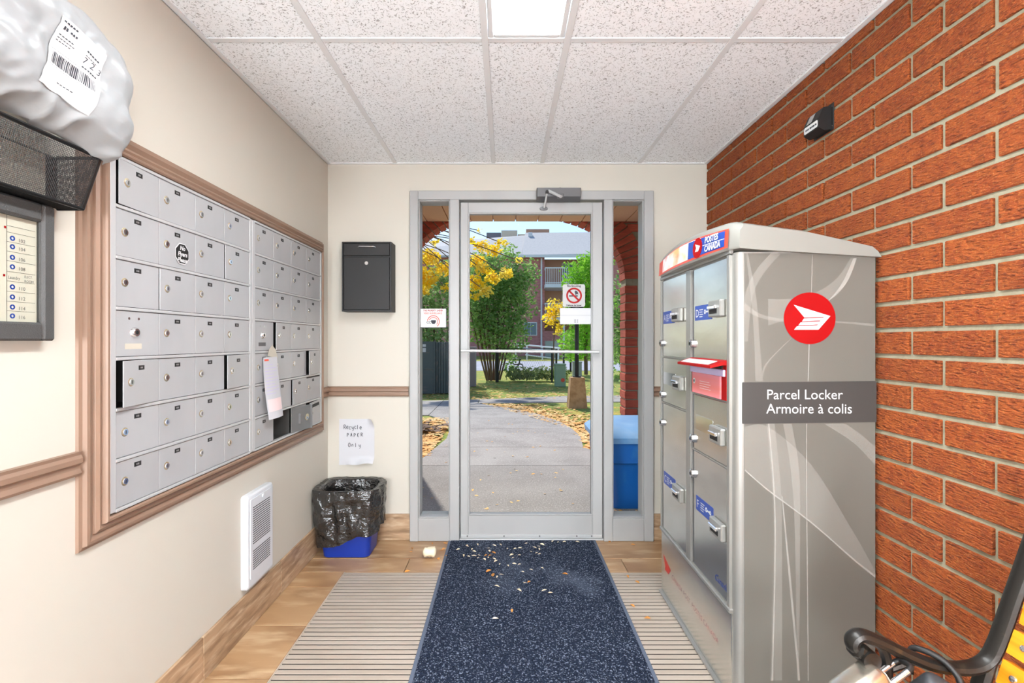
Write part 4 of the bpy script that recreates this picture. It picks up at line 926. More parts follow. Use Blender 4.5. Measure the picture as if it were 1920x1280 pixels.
# ---------------------------------------------------------------- bench
BY = 1.0
bn = thing('bench', (.95, .4, 0), 'park bench with black iron arm and yellow wooden slats by the brick wall', 'bench')
bp_ = lambda px, py: ((px - CX) * BY / F, BY, CAMZ + (CY - py) * BY / F)
arm = [bp_(*p) for p in ((1617, 1222), (1608, 1216), (1598, 1208), (1600, 1197), (1614, 1190), (1638, 1198), (1668, 1212), (1705, 1230), (1745, 1245), (1790, 1252), (1826, 1250), (1852, 1236), (1868, 1208), (1884, 1165), (1900, 1118), (1920, 1062), (1944, 990), (1958, 930))]
def iron_frame(dy, lo):
    ar = smooth_path([(p[0], p[1] + dy, p[2]) for p in arm], 5); n = len(ar)
    R_ = [(.017 if i < 8 else .0125) for i in range(n)]
    a = MB().tube(ar, R_, 10, sq=((0, 1, 0), 1.35)).build('armrest', 'iron', bn, True)
    MB().tube([(ar[0].x + .002, BY + dy - .026, ar[0].z - .004), (ar[0].x + .002, BY + dy + .026, ar[0].z - .004)], .018, 14).build('scroll_end', 'iron', a, True)
    f2 = lambda L_: smooth_path([(bp_(*p)[0], BY + dy, bp_(*p)[2]) for p in L_], 5)
    MB().tube(f2([(1640, 1200), (1655, 1216), (1662, 1240), (1662, 1275), (1650, 1330), (1655, 1420)]), .009, 8, sq=((0, 1, 0), 1.3)).build('arm_support', 'iron', bn, True)
    MB().tube(f2([(1662, 1256), (1690, 1246), (1722, 1236)]), .008, 8).build('arm_brace', 'iron', bn, True)
    x5, z5 = bp_(1852, 1238)[0], bp_(1852, 1238)[2]
    MB().tube(smooth_path([(x5, BY + dy, z5), (x5 - .03, BY + dy, .48), (x5 - .06, BY + dy, .40), (x5 - .02, BY + dy, .2), (x5 + .10, BY + dy, .012)], 5), .013, 8, sq=((0, 1, 0), 1.3)).build('rear_leg', 'iron', bn, True)
    x6 = bp_(1655, 1420)[0]; z6 = bp_(1655, 1420)[2]
    MB().tube(smooth_path([(x6, BY + dy, z6), (x6 - .02, BY + dy, .3), (x6 + .02, BY + dy, .15), (x6 - .05, BY + dy, .012)], 5), .013, 8, sq=((0, 1, 0), 1.3)).build('front_leg', 'iron', bn, True)
    MB().tube([(x6, BY + dy, .385), (x5 - .06, BY + dy, .39)], .012, 8).build('seat_rail', 'iron', bn, True)
iron_frame(0, 0); iron_frame(-1.25, 0)
for (pa, pb_) in (((1911, 1117), (1900, 1160)), ((1891, 1172), (1876, 1214)), ((1871, 1226), (1857, 1268)), ((1931, 1060), (1921, 1104)), ((1950, 1000), (1941, 1046))):
    a = Vector(bp_(*pa)); b = Vector(bp_(*pb_)); dr = (a - b).normalized(); nr = Vector((dr.z, 0, -dr.x)); 
    a.y = b.y = 0; ring = [a + nr * .012, b + nr * .012, b - nr * .008, a - nr * .008]
    s_ = MB().loft([[p + Vector((0, BY - 1.27, 0)) for p in ring], [p + Vector((0, BY - .018, 0)) for p in ring]]).build('back_slat', 'bench_wood', bn)
    c = (a + b) / 2 - nr * .008
    for yy in (BY - .045,): MB().tube([c + Vector((0, yy, 0)), c - nr * .003 + Vector((0, yy, 0)), c - nr * .004 + Vector((0, yy, 0))], [.007, .006, .003], 10).build('screw', 'chrome', s_, True)
for i in range(6):
    x = .70 + i * .052; MB().cbox((x, BY - 1.27, .398), (x + .042, BY + .02, .418), .003).build('seat_slat', 'bench_wood', bn)
# lock boxes hanging from the arm
def box_on(M, hx, hy, hz, r):
    rr = MB(M); prof = [(-hz, .012), (-hz + .006, .003), (-hz + .014, 0), (hz - .014, 0), (hz - .006, .003), (hz, .012)]
    return rr.loft([[(p[0], p[1], z) for p in rrect(-hx + i, -hy + i, hx - i, hy - i, r, 4)] for z, i in prof])
kb = thing('key_lockbox', bp_(1600, 1275), 'silver key lockbox hooked to the front of the iron bench arm', 'lockbox')
c0 = Vector(bp_(1596, 1278)); c0.y -= .035
ax = Vector((.86, .14, .50)).normalized(); Mk = frame(c0, Vector((.2, -.9, .1)), ax.cross(Vector((.2, -.9, .1)).normalized()))
Mk = frame(c0, Vector((-.45, .10, .80)).cross(ax), Vector((-.45, .10, .80)))
box_on(Mk, .030, .040, .052, .014).build('lockbox_body', 'lockbox_silver', kb, True)
nz_ = Mk.to_3x3() @ Vector((0, 0, 1)); sg = 1 if nz_.x > 0 else -1
MB(Mk).prism(rrect(-.018, -.022, .018, .022, .003, 2), sg * .0522, sg * .0534).build('end_label', 'panel_paper', kb)
for q_ in (-.017, .017): MB(Mk).tube([(q_, 0, sg * .05), (q_, 0, sg * .095)], .0055, 10).build('shackle_leg', 'chrome', kb, True)
MB(Mk).tube(smooth_path([(-.017, 0, sg * .095), (-.012, 0, sg * .108), (.012, 0, sg * .108), (.017, 0, sg * .095)], 4), .0055, 10).build('shackle_bow', 'black_metal', kb, True)
kb2 = thing('key_lockbox', bp_(1725, 1300), 'black key lockbox hanging by a black shackle from the middle of the bench arm', 'lockbox')
c1_ = Vector(bp_(1722, 1300)); c1_.y -= .03
Mk2 = frame(c1_, Vector((.8, -.35, -.45)), Vector((.25, -.5, .8)))
box_on(Mk2, .042, .062, .022, .014).build('lockbox_body', 'lockbox_black', kb2, True)
MB(Mk2).prism(rrect(-.030, -.05, .030, .05, .01, 3), .0225, .026).build('front_cover', 'lockbox_black', kb2)
MB().tube(smooth_path([(bp_(1757, 1300)[0], BY - .03, bp_(0, 1300)[2]), (bp_(1770, 1275)[0], BY - .035, bp_(0, 1275)[2]), (bp_(1772, 1252)[0], BY - .03, bp_(0, 1252)[2]), (bp_(1760, 1232)[0], BY - .012, bp_(0, 1232)[2]), (bp_(1742, 1226)[0], BY + .012, bp_(0, 1226)[2]), (bp_(1730, 1236)[0], BY + .03, bp_(0, 1236)[2]), (bp_(1722, 1275)[0], BY + .02, bp_(0, 1275)[2])], 6), .0062, 10).build('shackle', 'black_metal', kb2, True)
#EXTERIOR#
# ---------------------------------------------------------------- unseen lobby behind the viewer, added with its lights as fill
MB().box((-2.6, -5.4, -.06), (2.8, YF - .1, 0)).build('floor_lobby', mat('lobby_tile', S(230, 230, 230), .5), kind='structure')
lc_ = MB().box((-2.6, -5.4, 2.75), (2.8, YF - .1, 2.8)).build('ceiling_lobby', 'lobby_white', kind='structure')
lw = MB(); lw.box((-2.7, -5.4, 0), (-2.6, YF - .1, 2.75)).box((2.8, -5.4, 0), (2.9, YF - .1, 2.75)).box((-2.7, -5.5, 0), (2.9, -5.4, 2.75)); lw.box((-2.6, YF - .1, 0), (XL - .12, YF, 2.75)).box((XR + .1, YF - .1, 0), (2.8, YF, 2.75)).box((XL - .12, YF - .1, 2.34), (XR + .1, YF, 2.75))
lw.build('wall_lobby', 'lobby_white', kind='structure')
for i, (x, y) in enumerate(((-1.3, -2.9), (1.4, -2.9), (-1.3, -4.3), (1.4, -4.3))):  # ceiling lights added out of view to brighten the vestibule
    t = thing('ceiling_light', (x, y, 2.75), ['square lobby ceiling light behind the viewer, left side, nearer', 'square lobby ceiling light behind the viewer, right side, nearer', 'square lobby ceiling light behind the viewer, left side, farther', 'square lobby ceiling light behind the viewer, right side, farther'][i], 'light')
    MB().cbox((x - .31, y - .31, 2.72), (x + .31, y + .31, 2.748), .004).build('light_frame', 'ceil_grid', t)
    MB().box((x - .28, y - .28, 2.714), (x + .28, y + .28, 2.719)).build('diffuser', 'lens_lobby', t)
for sx, sd in ((-1, 'left'), (1, 'right')):  # globe lamps added behind the camera to lift the ceiling brightness
    x, y = .07 + sx * .86, -1.44
    t = thing('floor_lamp', (x, y, 0), 'white globe floor lamp in the %s rear corner behind the viewer' % sd, 'lamp')
    MB().tube([(x, y, .001), (x, y, .02), (x, y, .03)], [.16, .16, .03], 24).build('lamp_base', 'closer_grey', t, True); MB().cyl((x, y, .03), (x, y, .92), .012).build('lamp_pole', 'closer_grey', t, True)
    MB().tube([(x, y, 1.15 - .24 * math.cos(PI * i / 14)) for i in range(15)], [max(.004, .24 * math.sin(PI * i / 14)) for i in range(15)], 24).build('lamp_globe', 'lens_globe', t, True)
# ---------------------------------------------------------------- outdoors
GZ = -.03
def gp(px, py, z=GZ): return gnd(px, py, z)
MB().box((-40, YB + .2, -.2), (40, 75, -.045)).build('lawn', 'grass', kind='structure')
def flat(name, pts, z1, m, parent=None, z0=-.12, **k): return MB().prism(pts, z0, z1).build(name, m, parent, **k)
pth = setting('path', (0, 5, GZ))
e = .006
flat('path_slab', [(-2.4, YB + .201), (2.6, YB + .201), (2.6, 4.95 - e), (-2.4, 4.95 - e)], GZ, 'concrete_rough', pth)
flat('path_slab', [(-.93, 4.95 + e), (1.2, 4.95 + e), (1.12, 5.3), (.93, 5.8 - e), (-.82, 5.8 - e)], GZ, 'concrete', pth)
flat('path_slab', [(-.82, 5.8 + e), (.92, 5.8 + e), (.985, 6.47), (.95, 7 - e), (-.79, 7 - e), (-.76, 6.3)], GZ, 'concrete', pth)
flat('path_slab', [(-.79, 7 + e), (.95, 7 + e), (.845, 7.62), (.566, 8.4), (.05, 9.2), (-.555, 9.85 - e), (-1.3, 8.3 - e), (-.95, 7.7)], GZ, 'concrete', pth)
xs = [-9, -6.5, -4.2, -1.3, -.555, 1.4, 3.4, 5.6, 9]
lowy = [7.6, 7.9, 8.1, 8.3, 9.86, 10.05, 10.15, 10.2, 10.3]; upy = [9.6, 9.9, 10.0, 10.35, 10.5, 11.15, 11.3, 11.4, 11.5]
for i in range(8): flat('sidewalk_slab', [(xs[i] + e, lowy[i]), (xs[i + 1] - e, lowy[i + 1]), (xs[i + 1] - e, upy[i + 1]), (xs[i] + e, upy[i])], GZ, 'concrete', pth)
MB().prism([(-14, 20.5), (16, 20.5), (16, 30), (-14, 30)], -.12, -.03).build('road', 'asphalt', kind='structure')
# porch: brick front wall with elliptical arch
PYa, PYb, AC, AA, AB, AS, ZS = 5.0, 5.23, .105, 1.11, .69, 1.85, 2.44
RW = .215
wp = MB(); N = 28
ell = lambda a, k=0.0: (AC + (AA + k) * math.copysign(abs(math.cos(a)) ** .87, math.cos(a)), AS + (AB + k) * abs(math.sin(a)) ** .87)
inn = [ell(PI * i / N, .012) for i in range(N + 1)]
outer_top = 3.1
wp_ = MB(frame((0, PYb - .012, 0), (1, 0, 0), (0, 0, 1)))
for i in range(N):
    a, b = inn[i], inn[i + 1]; wp_.prism([a, b, (b[0], outer_top), (a[0], outer_top)], .0, PYb - PYa - .024)
wp_.prism([(AC + AA + .012, -.1), (2.8, -.1), (2.8, outer_top), (AC + AA + .012, outer_top)], 0, PYb - PYa - .024)
wp_.prism([(-2.6, -.1), (AC - AA - .012, -.1), (AC - AA - .012, outer_top), (-2.6, outer_top)], 0, PYb - PYa - .024)
wpo = wp_.build('wall_porch', 'mortar', kind='structure')
nv = 38
for i in range(nv):
    a0, a1 = PI * i / nv + .006, PI * (i + 1) / nv - .006
    p = [ell(a0), ell(a0, RW), ell(a1, RW), ell(a1)]
    MB(frame((0, PYb, 0), (1, 0, 0), (0, 0, 1))).prism(p, 0, PYb - PYa + .004).build('arch_brick', 'porch_brick', wpo)
ch, bl = .0897, .27
pb_cache = {}
for r in range(-1, 36):
    zb, zt = r * ch + .006, (r + 1) * ch - .006
    for q_ in range(-11, 12):
        xa, xb = AC + AA + q_ * bl + (bl / 2 if r % 2 else 0) + .006, AC + AA + (q_ + 1) * bl + (bl / 2 if r % 2 else 0) - .006
        if zb > 2.75 or xa < -2.5 or xb > 2.75: continue
        def ok(x):
            dx_ = abs(x - AC)
            if zt <= AS: return dx_ >= AA - .001
            if dx_ >= AA + RW + .01: return True
            return (dx_ / (AA + RW + .01)) ** 2 + ((zb - AS) / (AB + RW + .01)) ** 2 >= 1 if zb > AS else dx_ >= AA + RW + .01
        lo, hi = xa, xb; st_ = .01
        while lo < hi and not ok(lo): lo += st_
        while hi > lo and not ok(hi): hi -= st_
        if hi - lo < .03: continue
        key = round(hi - lo, 2)
        if key not in pb_cache: pb_cache[key] = MB().cbox((-(hi - lo) / 2, -.114, -(zt - zb) / 2), ((hi - lo) / 2, .114, (zt - zb) / 2), .004).mesh('brick', 'porch_brick')[0]
        inst('brick', pb_cache[key], ((lo + hi) / 2, (PYa + PYb) / 2, (zb + zt) / 2), wpo)
sof = MB().box((-2.6, YB + .2, ZS + .02), (2.8, PYa - .002, ZS + .10)).build('soffit', 'soffit', kind='structure')
x = -2.6
while x < 2.75: MB().cbox((x + .004, YB + .202, ZS), (x + .221, PYa - .004, ZS + .02), .003).build('soffit_panel', 'soffit', sof); x += .225
MB().box((-2.7, YB - .1, 3.1), (2.9, PYb + .3, 3.2)).build('roof_porch', 'shingle', kind='structure')
MB().box((-2.7, YB + .2, ZS + .1), (-2.6, PYb, 3.1)).box((2.8, YB + .2, ZS + .1), (2.9, PYb, 3.1)).box((-2.7, YB, ZC + .1), (2.9, YB + .2, 3.1)).build('wall_porch_sides', 'porch_brick', kind='structure')
# outside of the vestibule left and right of the door (brick returns)
MB().box((-2.7, YB + .002, -.1), (XL - .12, YB + .2, 3.1)).box((XR + .1, YB + .002, -.1), (2.9, YB + .2, 3.1)).build('wall_outside', 'porch_brick', kind='structure')
# blue grit bin
gb = thing('grit_bin', (.98, 4.0, GZ), 'large blue plastic storage bin with pale lid outside the right sidelight', 'bin')
def br(z, x0, x1, y0, y1, r=.06): return [(p[0], p[1], z) for p in rrect(x0, y0, x1, y1, r, 5)]
MB().loft([br(GZ + .002, .80, 1.40, 3.67, 4.14), br(.28, .755, 1.44, 3.635, 4.18), br(.315, .745, 1.45, 3.62, 4.19), br(.33, .715, 1.48, 3.59, 4.22), br(.50, .71, 1.485, 3.58, 4.23)]).build('bin_tub', 'blue_bin_out', gb, True)
MB().loft([br(.480, .675, 1.51, 3.555, 4.26, .08), br(.520, .67, 1.515, 3.55, 4.265, .08), br(.545, .695, 1.49, 3.58, 4.24, .08), br(.590, .76, 1.42, 3.74, 4.20, .08), br(.600, .82, 1.36, 3.84, 4.14, .08)]).build('bin_lid', 'blue_lid', gb, True)
# lamp post
b0 = gp(1081.5, 762); lp = thing('lamp_post', b0, 'black post on a tapered tan concrete base beside the path', 'post')
sq = lambda h_, z: [(b0.x - h_, b0.y - h_, z), (b0.x + h_, b0.y - h_, z), (b0.x + h_, b0.y + h_, z), (b0.x - h_, b0.y + h_, z)]
MB().loft([sq(.175, GZ - .02), sq(.13, .53)]).build('concrete_base', 'post_conc', lp)
MB().cyl((b0.x, b0.y, .53), (b0.x, b0.y, 1.72), .038, seg=14).build('post', 'dark', lp, True); MB().cyl((b0.x, b0.y, .53), (b0.x, b0.y, .55), .08, seg=14).build('post_flange', 'dark', lp, True)
MB().tube([(b0.x, b0.y, 1.70), (b0.x, b0.y, 1.74), (b0.x, b0.y, 1.96), (b0.x, b0.y, 2.02), (b0.x, b0.y, 2.06)], [.05, .11, .13, .10, .02], 16).build('lantern', 'dark', lp, True)
# utility pedestals, cabinets
def cabinet(name, px0, px1, pyb, pyt, label, cat, m, depth=.3):
    a = gp(px0, pyb); b = gp(px1, pyb); Y = a.y; zt = CAMZ + (CY - pyt) * Y / F
    t = thing(name, ((a.x + b.x) / 2, Y, GZ), label, cat)
    MB().cbox((a.x, Y, GZ - .02), (b.x, Y + depth, zt - .03), .015).build('cabinet_body', m, t); MB().cbox((a.x - .012, Y - .012, zt - .04), (b.x + .012, Y + depth + .012, zt), .012).build('cabinet_lid', m, t)
    return t, a, b, zt
t, a, b, zt = cabinet('utility_pedestal', 1041, 1061, 724, 682, 'green utility pedestal with an orange mark near the lamp post', 'utility box', 'pedestal')
MB(fb((a.x + .21, a.y, .14))).prism(circ(0, 0, .055, 14), .001, .003).build('orange_mark', 'red_orange', t)
cabinet('utility_pedestal', 1075, 1091, 710, 678, 'pale grey utility pedestal half hidden behind the lamp post', 'utility box', 'pedestal_grey')
cabinet('electrical_cabinet', 868, 892, 724, 650, 'grey metal cabinet at the left edge of the door glass, before the shrub', 'cabinet', 'cabinet_grey', .3)
a = gp(700, 738); b = gp(816.5, 738); c = gp(862, 736)
ds = thing('dark_enclosure', (a.x, a.y, GZ), 'dark green metal enclosure seen through the left sidelight', 'enclosure')
zt = 1.205
MB().box((a.x, a.y, GZ), (b.x - .03, a.y + .06, zt)).build('front_door', 'dumpster', ds); MB().box((b.x - .03, a.y - .02, GZ), (b.x, a.y + .06, zt + .02)).build('corner_post', 'dumpster', ds)
n = 9
for i in range(n):
    x0 = b.x + (c.x - b.x) * i / n; x1 = b.x + (c.x - b.x) * (i + 1) / n
    MB().cbox((x0 + .004, a.y + .02, GZ + .01), (x1 - .004, a.y + .05, zt - .01), .008).build('side_plank', 'dumpster', ds)
MB().box((a.x, a.y + .06, GZ), (c.x, a.y + 1.2, zt - .02)).build('enclosure_box', 'dumpster', ds); MB().box((a.x, a.y - .012, .55), (b.x - .03, a.y, .58)).build('door_rail', 'dumpster', ds)
for (y0, y1) in ((645, 650), (652, 660)):
    p0 = at(792.5, y1, a.y - .002); p1 = at(798.5, y0, a.y - .002); MB().box((p0.x, a.y - .004, p0.z), (p1.x, a.y - .0005, p1.z)).build('white_label', 'white', ds)
# plants
def foliage(mb, blobs, n, size, seed, flatten=.0):
    rg = random.Random(seed); tot = sum(b[1][0] * b[1][1] * b[1][2] for b in blobs) or 1
    for (c, r) in blobs:
        k = max(12, int(n * r[0] * r[1] * r[2] / tot))
        for _ in range(k):
            d = Vector((rg.gauss(0, 1), rg.gauss(0, 1), rg.gauss(0, 1))).normalized() * (rg.random() ** .45)
            d *= 1 + .25 * nz3(d * 3 + Vector(c), 1.0)
            p = Vector((c[0] + d.x * r[0], c[1] + d.y * r[1], c[2] + d.z * r[2]))
            if p.z < .02: continue
            u = Vector((rg.gauss(0, 1), rg.gauss(0, 1), rg.gauss(0, .6))).normalized(); v_ = u.orthogonal().normalized(); v_.rotate(Matrix.Rotation(rg.uniform(0, 6.28), 3, u))
            s_ = size * rg.uniform(.6, 1.25)
            mb.add([p - u * s_, p + v_ * s_ * .45, p + u * s_, p - v_ * s_ * .45], [(0, 1, 2, 3)])
    return mb
def plant(name, label, cat, base, blobs, n, size, m, seed, stems=None, group=None):
    t = thing(name, base, label, cat, group); foliage(MB(), blobs, n, size, seed).build('foliage', m, t, kind='stuff')
    for s_ in (stems or []): MB().tube(smooth_path(s_[0], 4), s_[1], 7).build('stem', 'bark', t, True)
    return t
sb = gp(925, 713); rg = random.Random(4)
bl_ = [((sb.x + .1, sb.y + .3, 3.0), (.95, .9, 1.05)), ((sb.x - .45, sb.y + .2, 2.2), (.8, .8, 1.0)), ((sb.x + .7, sb.y + .1, 2.6), (.75, .7, 1.0)), ((sb.x + .95, sb.y, 3.35), (.55, .5, .55)), ((sb.x + .25, sb.y, 1.5), (.95, .8, .8)), ((sb.x - .3, sb.y, 3.6), (.6, .6, .5)), ((sb.x + .5, sb.y + .3, 4.0), (.4, .4, .35)), ((sb.x + .55, sb.y + .2, .6), (.3, .3, .62))]
stm = [([(sb.x + (i - 4) * .05, sb.y + rg.uniform(-.1, .1), GZ), (sb.x + (i - 4) * .11, sb.y + rg.uniform(-.15, .15), .9), (sb.x + (i - 4) * .19, sb.y + rg.uniform(-.2, .2), 2.4)], rg.uniform(.025, .045)) for i in range(9)]
plant('tall_shrub', 'tall dense green shrub with many bare stems in front of the door', 'shrub', sb, bl_, 8500, .075, 'leaf_green', 21, stm)
lsx = (812 - CX) * 13.6 / F
plant('leafy_shrub', 'loose green shrub behind the dark enclosure in the left sidelight', 'shrub', (lsx, 13.6, GZ), [((lsx, 13.8, 2.2), (1.0, .7, 1.05)), ((lsx - .9, 14, 1.9), (.9, .7, .9)), ((lsx + .3, 13.8, 3.0), (.5, .5, .6)), ((lsx, 13.7, 1.2), (1.0, .5, .5))], 4200, .075, 'leaf_dark', 8, [([(lsx + (i - 2) * .1, 13.8, GZ), (lsx + (i - 2) * .25, 13.8, 2.2)], .03) for i in range(5)])
plant('lime_tree', 'bright lime green tree right of the far balcony', 'tree', (2.95, 18, GZ), [((2.75, 18, 3.4), (.75, .7, .95)), ((3.1, 18, 2.2), (.95, .8, 1.1)), ((2.6, 18, 1.1), (.7, .7, .7)), ((3.3, 18, 4.0), (.7, .7, .6))], 5000, .085, 'leaf_lime', 9, [([(2.95, 18, GZ), (2.95, 18.05, 1.6), (3.0, 18, 3.2)], .07)])
plant('hedge_tree', 'dark green hedge behind the right brick pier', 'hedge', (2.9, 12.2, GZ), [((2.85, 12.2, 1.5), (.42, .6, 1.5)), ((3.3, 12.2, 1.6), (.6, .6, 1.6))], 2600, .07, 'leaf_green', 10, [([(3.0, 12.2, GZ), (3.0, 12.2, 2.0)], .05)])
plant('young_tree', 'small yellow-green tree in front of the far brick building', 'tree', (1.75, 17.5, GZ), [((1.75, 17.5, 2.35), (.36, .3, .42)), ((1.6, 17.5, 2.0), (.3, .3, .3)), ((1.85, 17.5, 1.65), (.25, .25, .25))], 420, .075, 'leaf_yellow', 12, [([(1.72, 17.5, GZ), (1.72, 17.5, 1.2), (1.8, 17.5, 2.3)], .025)])
ivy = [((.25 + i * .30, 15.2 + .1 * (i % 2), .16), (.28, .35, .28)) for i in range(6)]
plant('ground_ivy', 'low pale green ivy bed along the wire fence', 'ivy', (.9, 15.2, GZ), ivy, 2200, .055, 'leaf_ivy', 13)
plant('border_planting', 'low yellow-green border plants beside the far road', 'plants', (6.3, 31.5, GZ), [((4.6 + i * .7, 31.5, .4), (.5, .4, .45)) for i in range(6)], 900, .10, 'leaf_lime', 14)
# locust tree with yellow branches
YT = 12.6
tw = [(805, 482, 20), (797, 520, 24), (830, 505, 16), (815, 455, 9), (793, 545, 14), (905, 462, 15), (925, 470, 15), (893, 490, 16), (905, 505, 14), (892, 530, 18), (925, 520, 16), (948, 512, 13), (910, 545, 14), (972, 488, 7), (940, 455, 10), (899, 432, 6), (885, 450, 8), (835, 540, 10), (890, 555, 10)]
lt = thing('locust_tree', (-6.2, 13.6, GZ), 'tree with drooping bright yellow autumn branches left of the doorway', 'tree')
blb = []
for (px, py, r_) in tw:
    p = at(px, py, YT + .5 * math.sin(px)); rr = r_ * YT / F; blb.append(((p.x, p.y, p.z), (rr * 1.15, rr, rr * .85)))
    s0 = Vector((-3.5, 13.2, 4.4 + .3 * math.sin(py))); MB().tube(smooth_path([s0, s0.lerp(p, .55) + Vector((0, 0, .22)), p], 5), [.012] * 11, 5).build('twig', 'bark', lt, True)
foliage(MB(), blb, 2600, .06, 31).build('yellow_leaves', 'leaf_yellow', lt, kind='stuff')
foliage(MB(), [((-6.2, 13.6, 6.0), (2.0, 2.0, 1.6)), ((-5.0, 13.4, 5.6), (1.2, 1.4, 1.0))], 3200, .09, 32).build('crown', 'leaf_yellow', lt, kind='stuff')
MB().tube(smooth_path([(-6.2, 13.6, GZ), (-6.15, 13.6, 1.8), (-6.0, 13.5, 3.8), (-5.8, 13.4, 5.6)], 4), .11, 10).build('trunk', 'bark', lt, True)
MB().tube(smooth_path([(-6.05, 13.5, 3.4), (-4.7, 13.3, 4.5), (-3.4, 13.2, 4.5)], 5), .04, 8).build('bough', 'bark', lt, True)
# leaf litter
def litter(name, m, n, fn, size, seed, label):
    rg = random.Random(seed); mb = MB(); k = 0
    while k < n:
        p = fn(rg)
        if p is None: continue
        a = rg.uniform(0, 6.28); s_ = size * rg.uniform(.6, 1.3); u = Vector((math.cos(a), math.sin(a), rg.uniform(-.2, .2))) * s_; v_ = Vector((-math.sin(a), math.cos(a), rg.uniform(-.3, .3))) * s_ * .5
        q_ = Vector((p[0], p[1], p[2] + .012)); mb.add([q_ - u, q_ + v_, q_ + u, q_ - v_], [(0, 1, 2, 3)]); k += 1
    o = mb.build(name, m, None, kind='stuff'); o['label'] = label; o['category'] = 'leaves'
def left_patch(rg):
    y = rg.uniform(5.3, 8.0); x = -.85 - abs(rg.gauss(0, .35)); return (x, y, -.045)
def right_patch(rg):
    y = rg.uniform(5.2, 9.8); edge = (1.12 if y < 5.6 else 1.0) if y < 7 else 1.0 - (y - 7) * .5; return (edge + abs(rg.gauss(0, .5)) - .05, y, -.045)
def far_patch(rg): return (rg.uniform(-3.5, 4), 10.6 + (rg.random() ** 2) * 4, -.045)
def path_patch(rg): return (rg.uniform(-.75, .6), rg.uniform(3.4, 8.0), GZ - .008)
litter('fallen_leaves', 'litter', 1300, left_patch, .05, 1, 'orange fallen leaves on the grass left of the path'); litter('fallen_leaves', 'litter', 2400, right_patch, .05, 2, 'orange fallen leaves on the grass along the right path edge')
litter('fallen_leaves', 'litter', 1600, far_patch, .045, 3, 'scattered orange leaves on the lawn beyond the sidewalk'); litter('leaf_pile', 'litter_dark', 130, lambda r: (r.gauss(-1.25, .22), r.gauss(6.9, .12), -.02 + r.random() * .05), .06, 4, 'heap of dark brown leaves left of the path')
litter('leaf_scraps', 'litter', 90, path_patch, .018, 6, 'small leaf scraps strewn over the concrete path')
litter('leaf_drift', 'litter', 70, lambda r: (r.uniform(.65, 1.4), r.uniform(3.4, 3.64), GZ - .008), .02, 7, 'brown leaves drifted against the blue storage bin')
# wire fence
wf = thing('wire_fence', (.9, 14.8, GZ), 'black wire fence with thin posts behind the green pedestal', 'fence')
for px in (932, 1035): 
    x = (px - CX) * 14.8 / F; MB().cyl((x, 14.8, GZ), (x, 14.8, 1.0), .05 if px == 932 else .028, seg=8).build('post', 'dark', wf, True)
MB().tube([(-.26, 14.8, .98), (1.4, 14.8, .98)], .010, 6).build('top_wire', 'dark', wf)
m = MB()
for i in range(-6, 24):
    x0 = -.26 + i * .07
    for s_ in (1, -1):
        a = Vector((x0, 14.8, .02)); b = Vector((x0 + s_ * .5, 14.8, .97))
        if min(a.x, b.x) < -.26 or max(a.x, b.x) > 1.4: continue
        m.tube([a, b], .0016, 4, caps=False)
m.build('wire_mesh', 'cabinet_grey', wf, kind='stuff')
for i, (px, lb) in enumerate(((1043, 'short black bollard at the road, leftmost of three'), (1057, 'short black bollard at the road, middle of three'), (1070, 'short black bollard at the road, rightmost of three'))):
    x = (px - CX) * 19.6 / F; bo = thing('bollard', (x, 19.6, GZ), lb, 'bollard', 'road bollards'); MB().cyl((x, 19.6, GZ), (x, 19.6, .85), .04, seg=10).build('bollard_post', 'dark', bo, True); MB().tube([(x, 19.6, .85), (x, 19.6, .88), (x, 19.6, .90)], [.05, .05, .02], 10).build('bollard_cap', 'dark', bo, True)
# garden chair
g0 = gp(970, 698); gc = thing('garden_chair', g0, 'small black metal chair on the grass beside the road', 'chair'); k_ = g0.y / F
gpnt = lambda px, py, dy=0: (g0.x + (px - 970) * k_, g0.y + dy, CAMZ + (CY - py) * g0.y / F)
MB().cbox((gpnt(958, 0)[0], g0.y - .2, gpnt(0, 675)[2]), (gpnt(977, 0)[0], g0.y + .2, gpnt(0, 672)[2]), .01).build('seat', 'dark', gc)
for dy in (-.18, .18):
    for L_ in ([(961, 674), (964, 683), (979, 683), (981, 698)], [(975, 674), (972, 684), (963, 698)]): MB().tube(smooth_path([gpnt(p[0], p[1], dy) for p in L_], 4), .018, 6).build('leg', 'dark', gc, True)
# ramp handrail
YH = 31.5; hp = lambda px, py: at(px, py, YH); hr = thing('ramp_handrail', hp(1010, 672), 'white ramp handrail in front of the far brick building', 'handrail')
for L_ in ([(958, 658), (962, 649), (967, 645), (1056, 653), (1056, 672)], [(967, 651), (1056, 660)], [(985, 665), (1048, 673)]): MB().tube([hp(*p) for p in L_], .05, 6).build('rail', 'white_far', hr)
for px, y0 in ((967, 645), (988, 647), (1017, 650), (1047, 652)): MB().tube([hp(px, y0), (hp(px, y0).x, YH, GZ)], .045, 6).build('rail_post', 'white_far', hr)
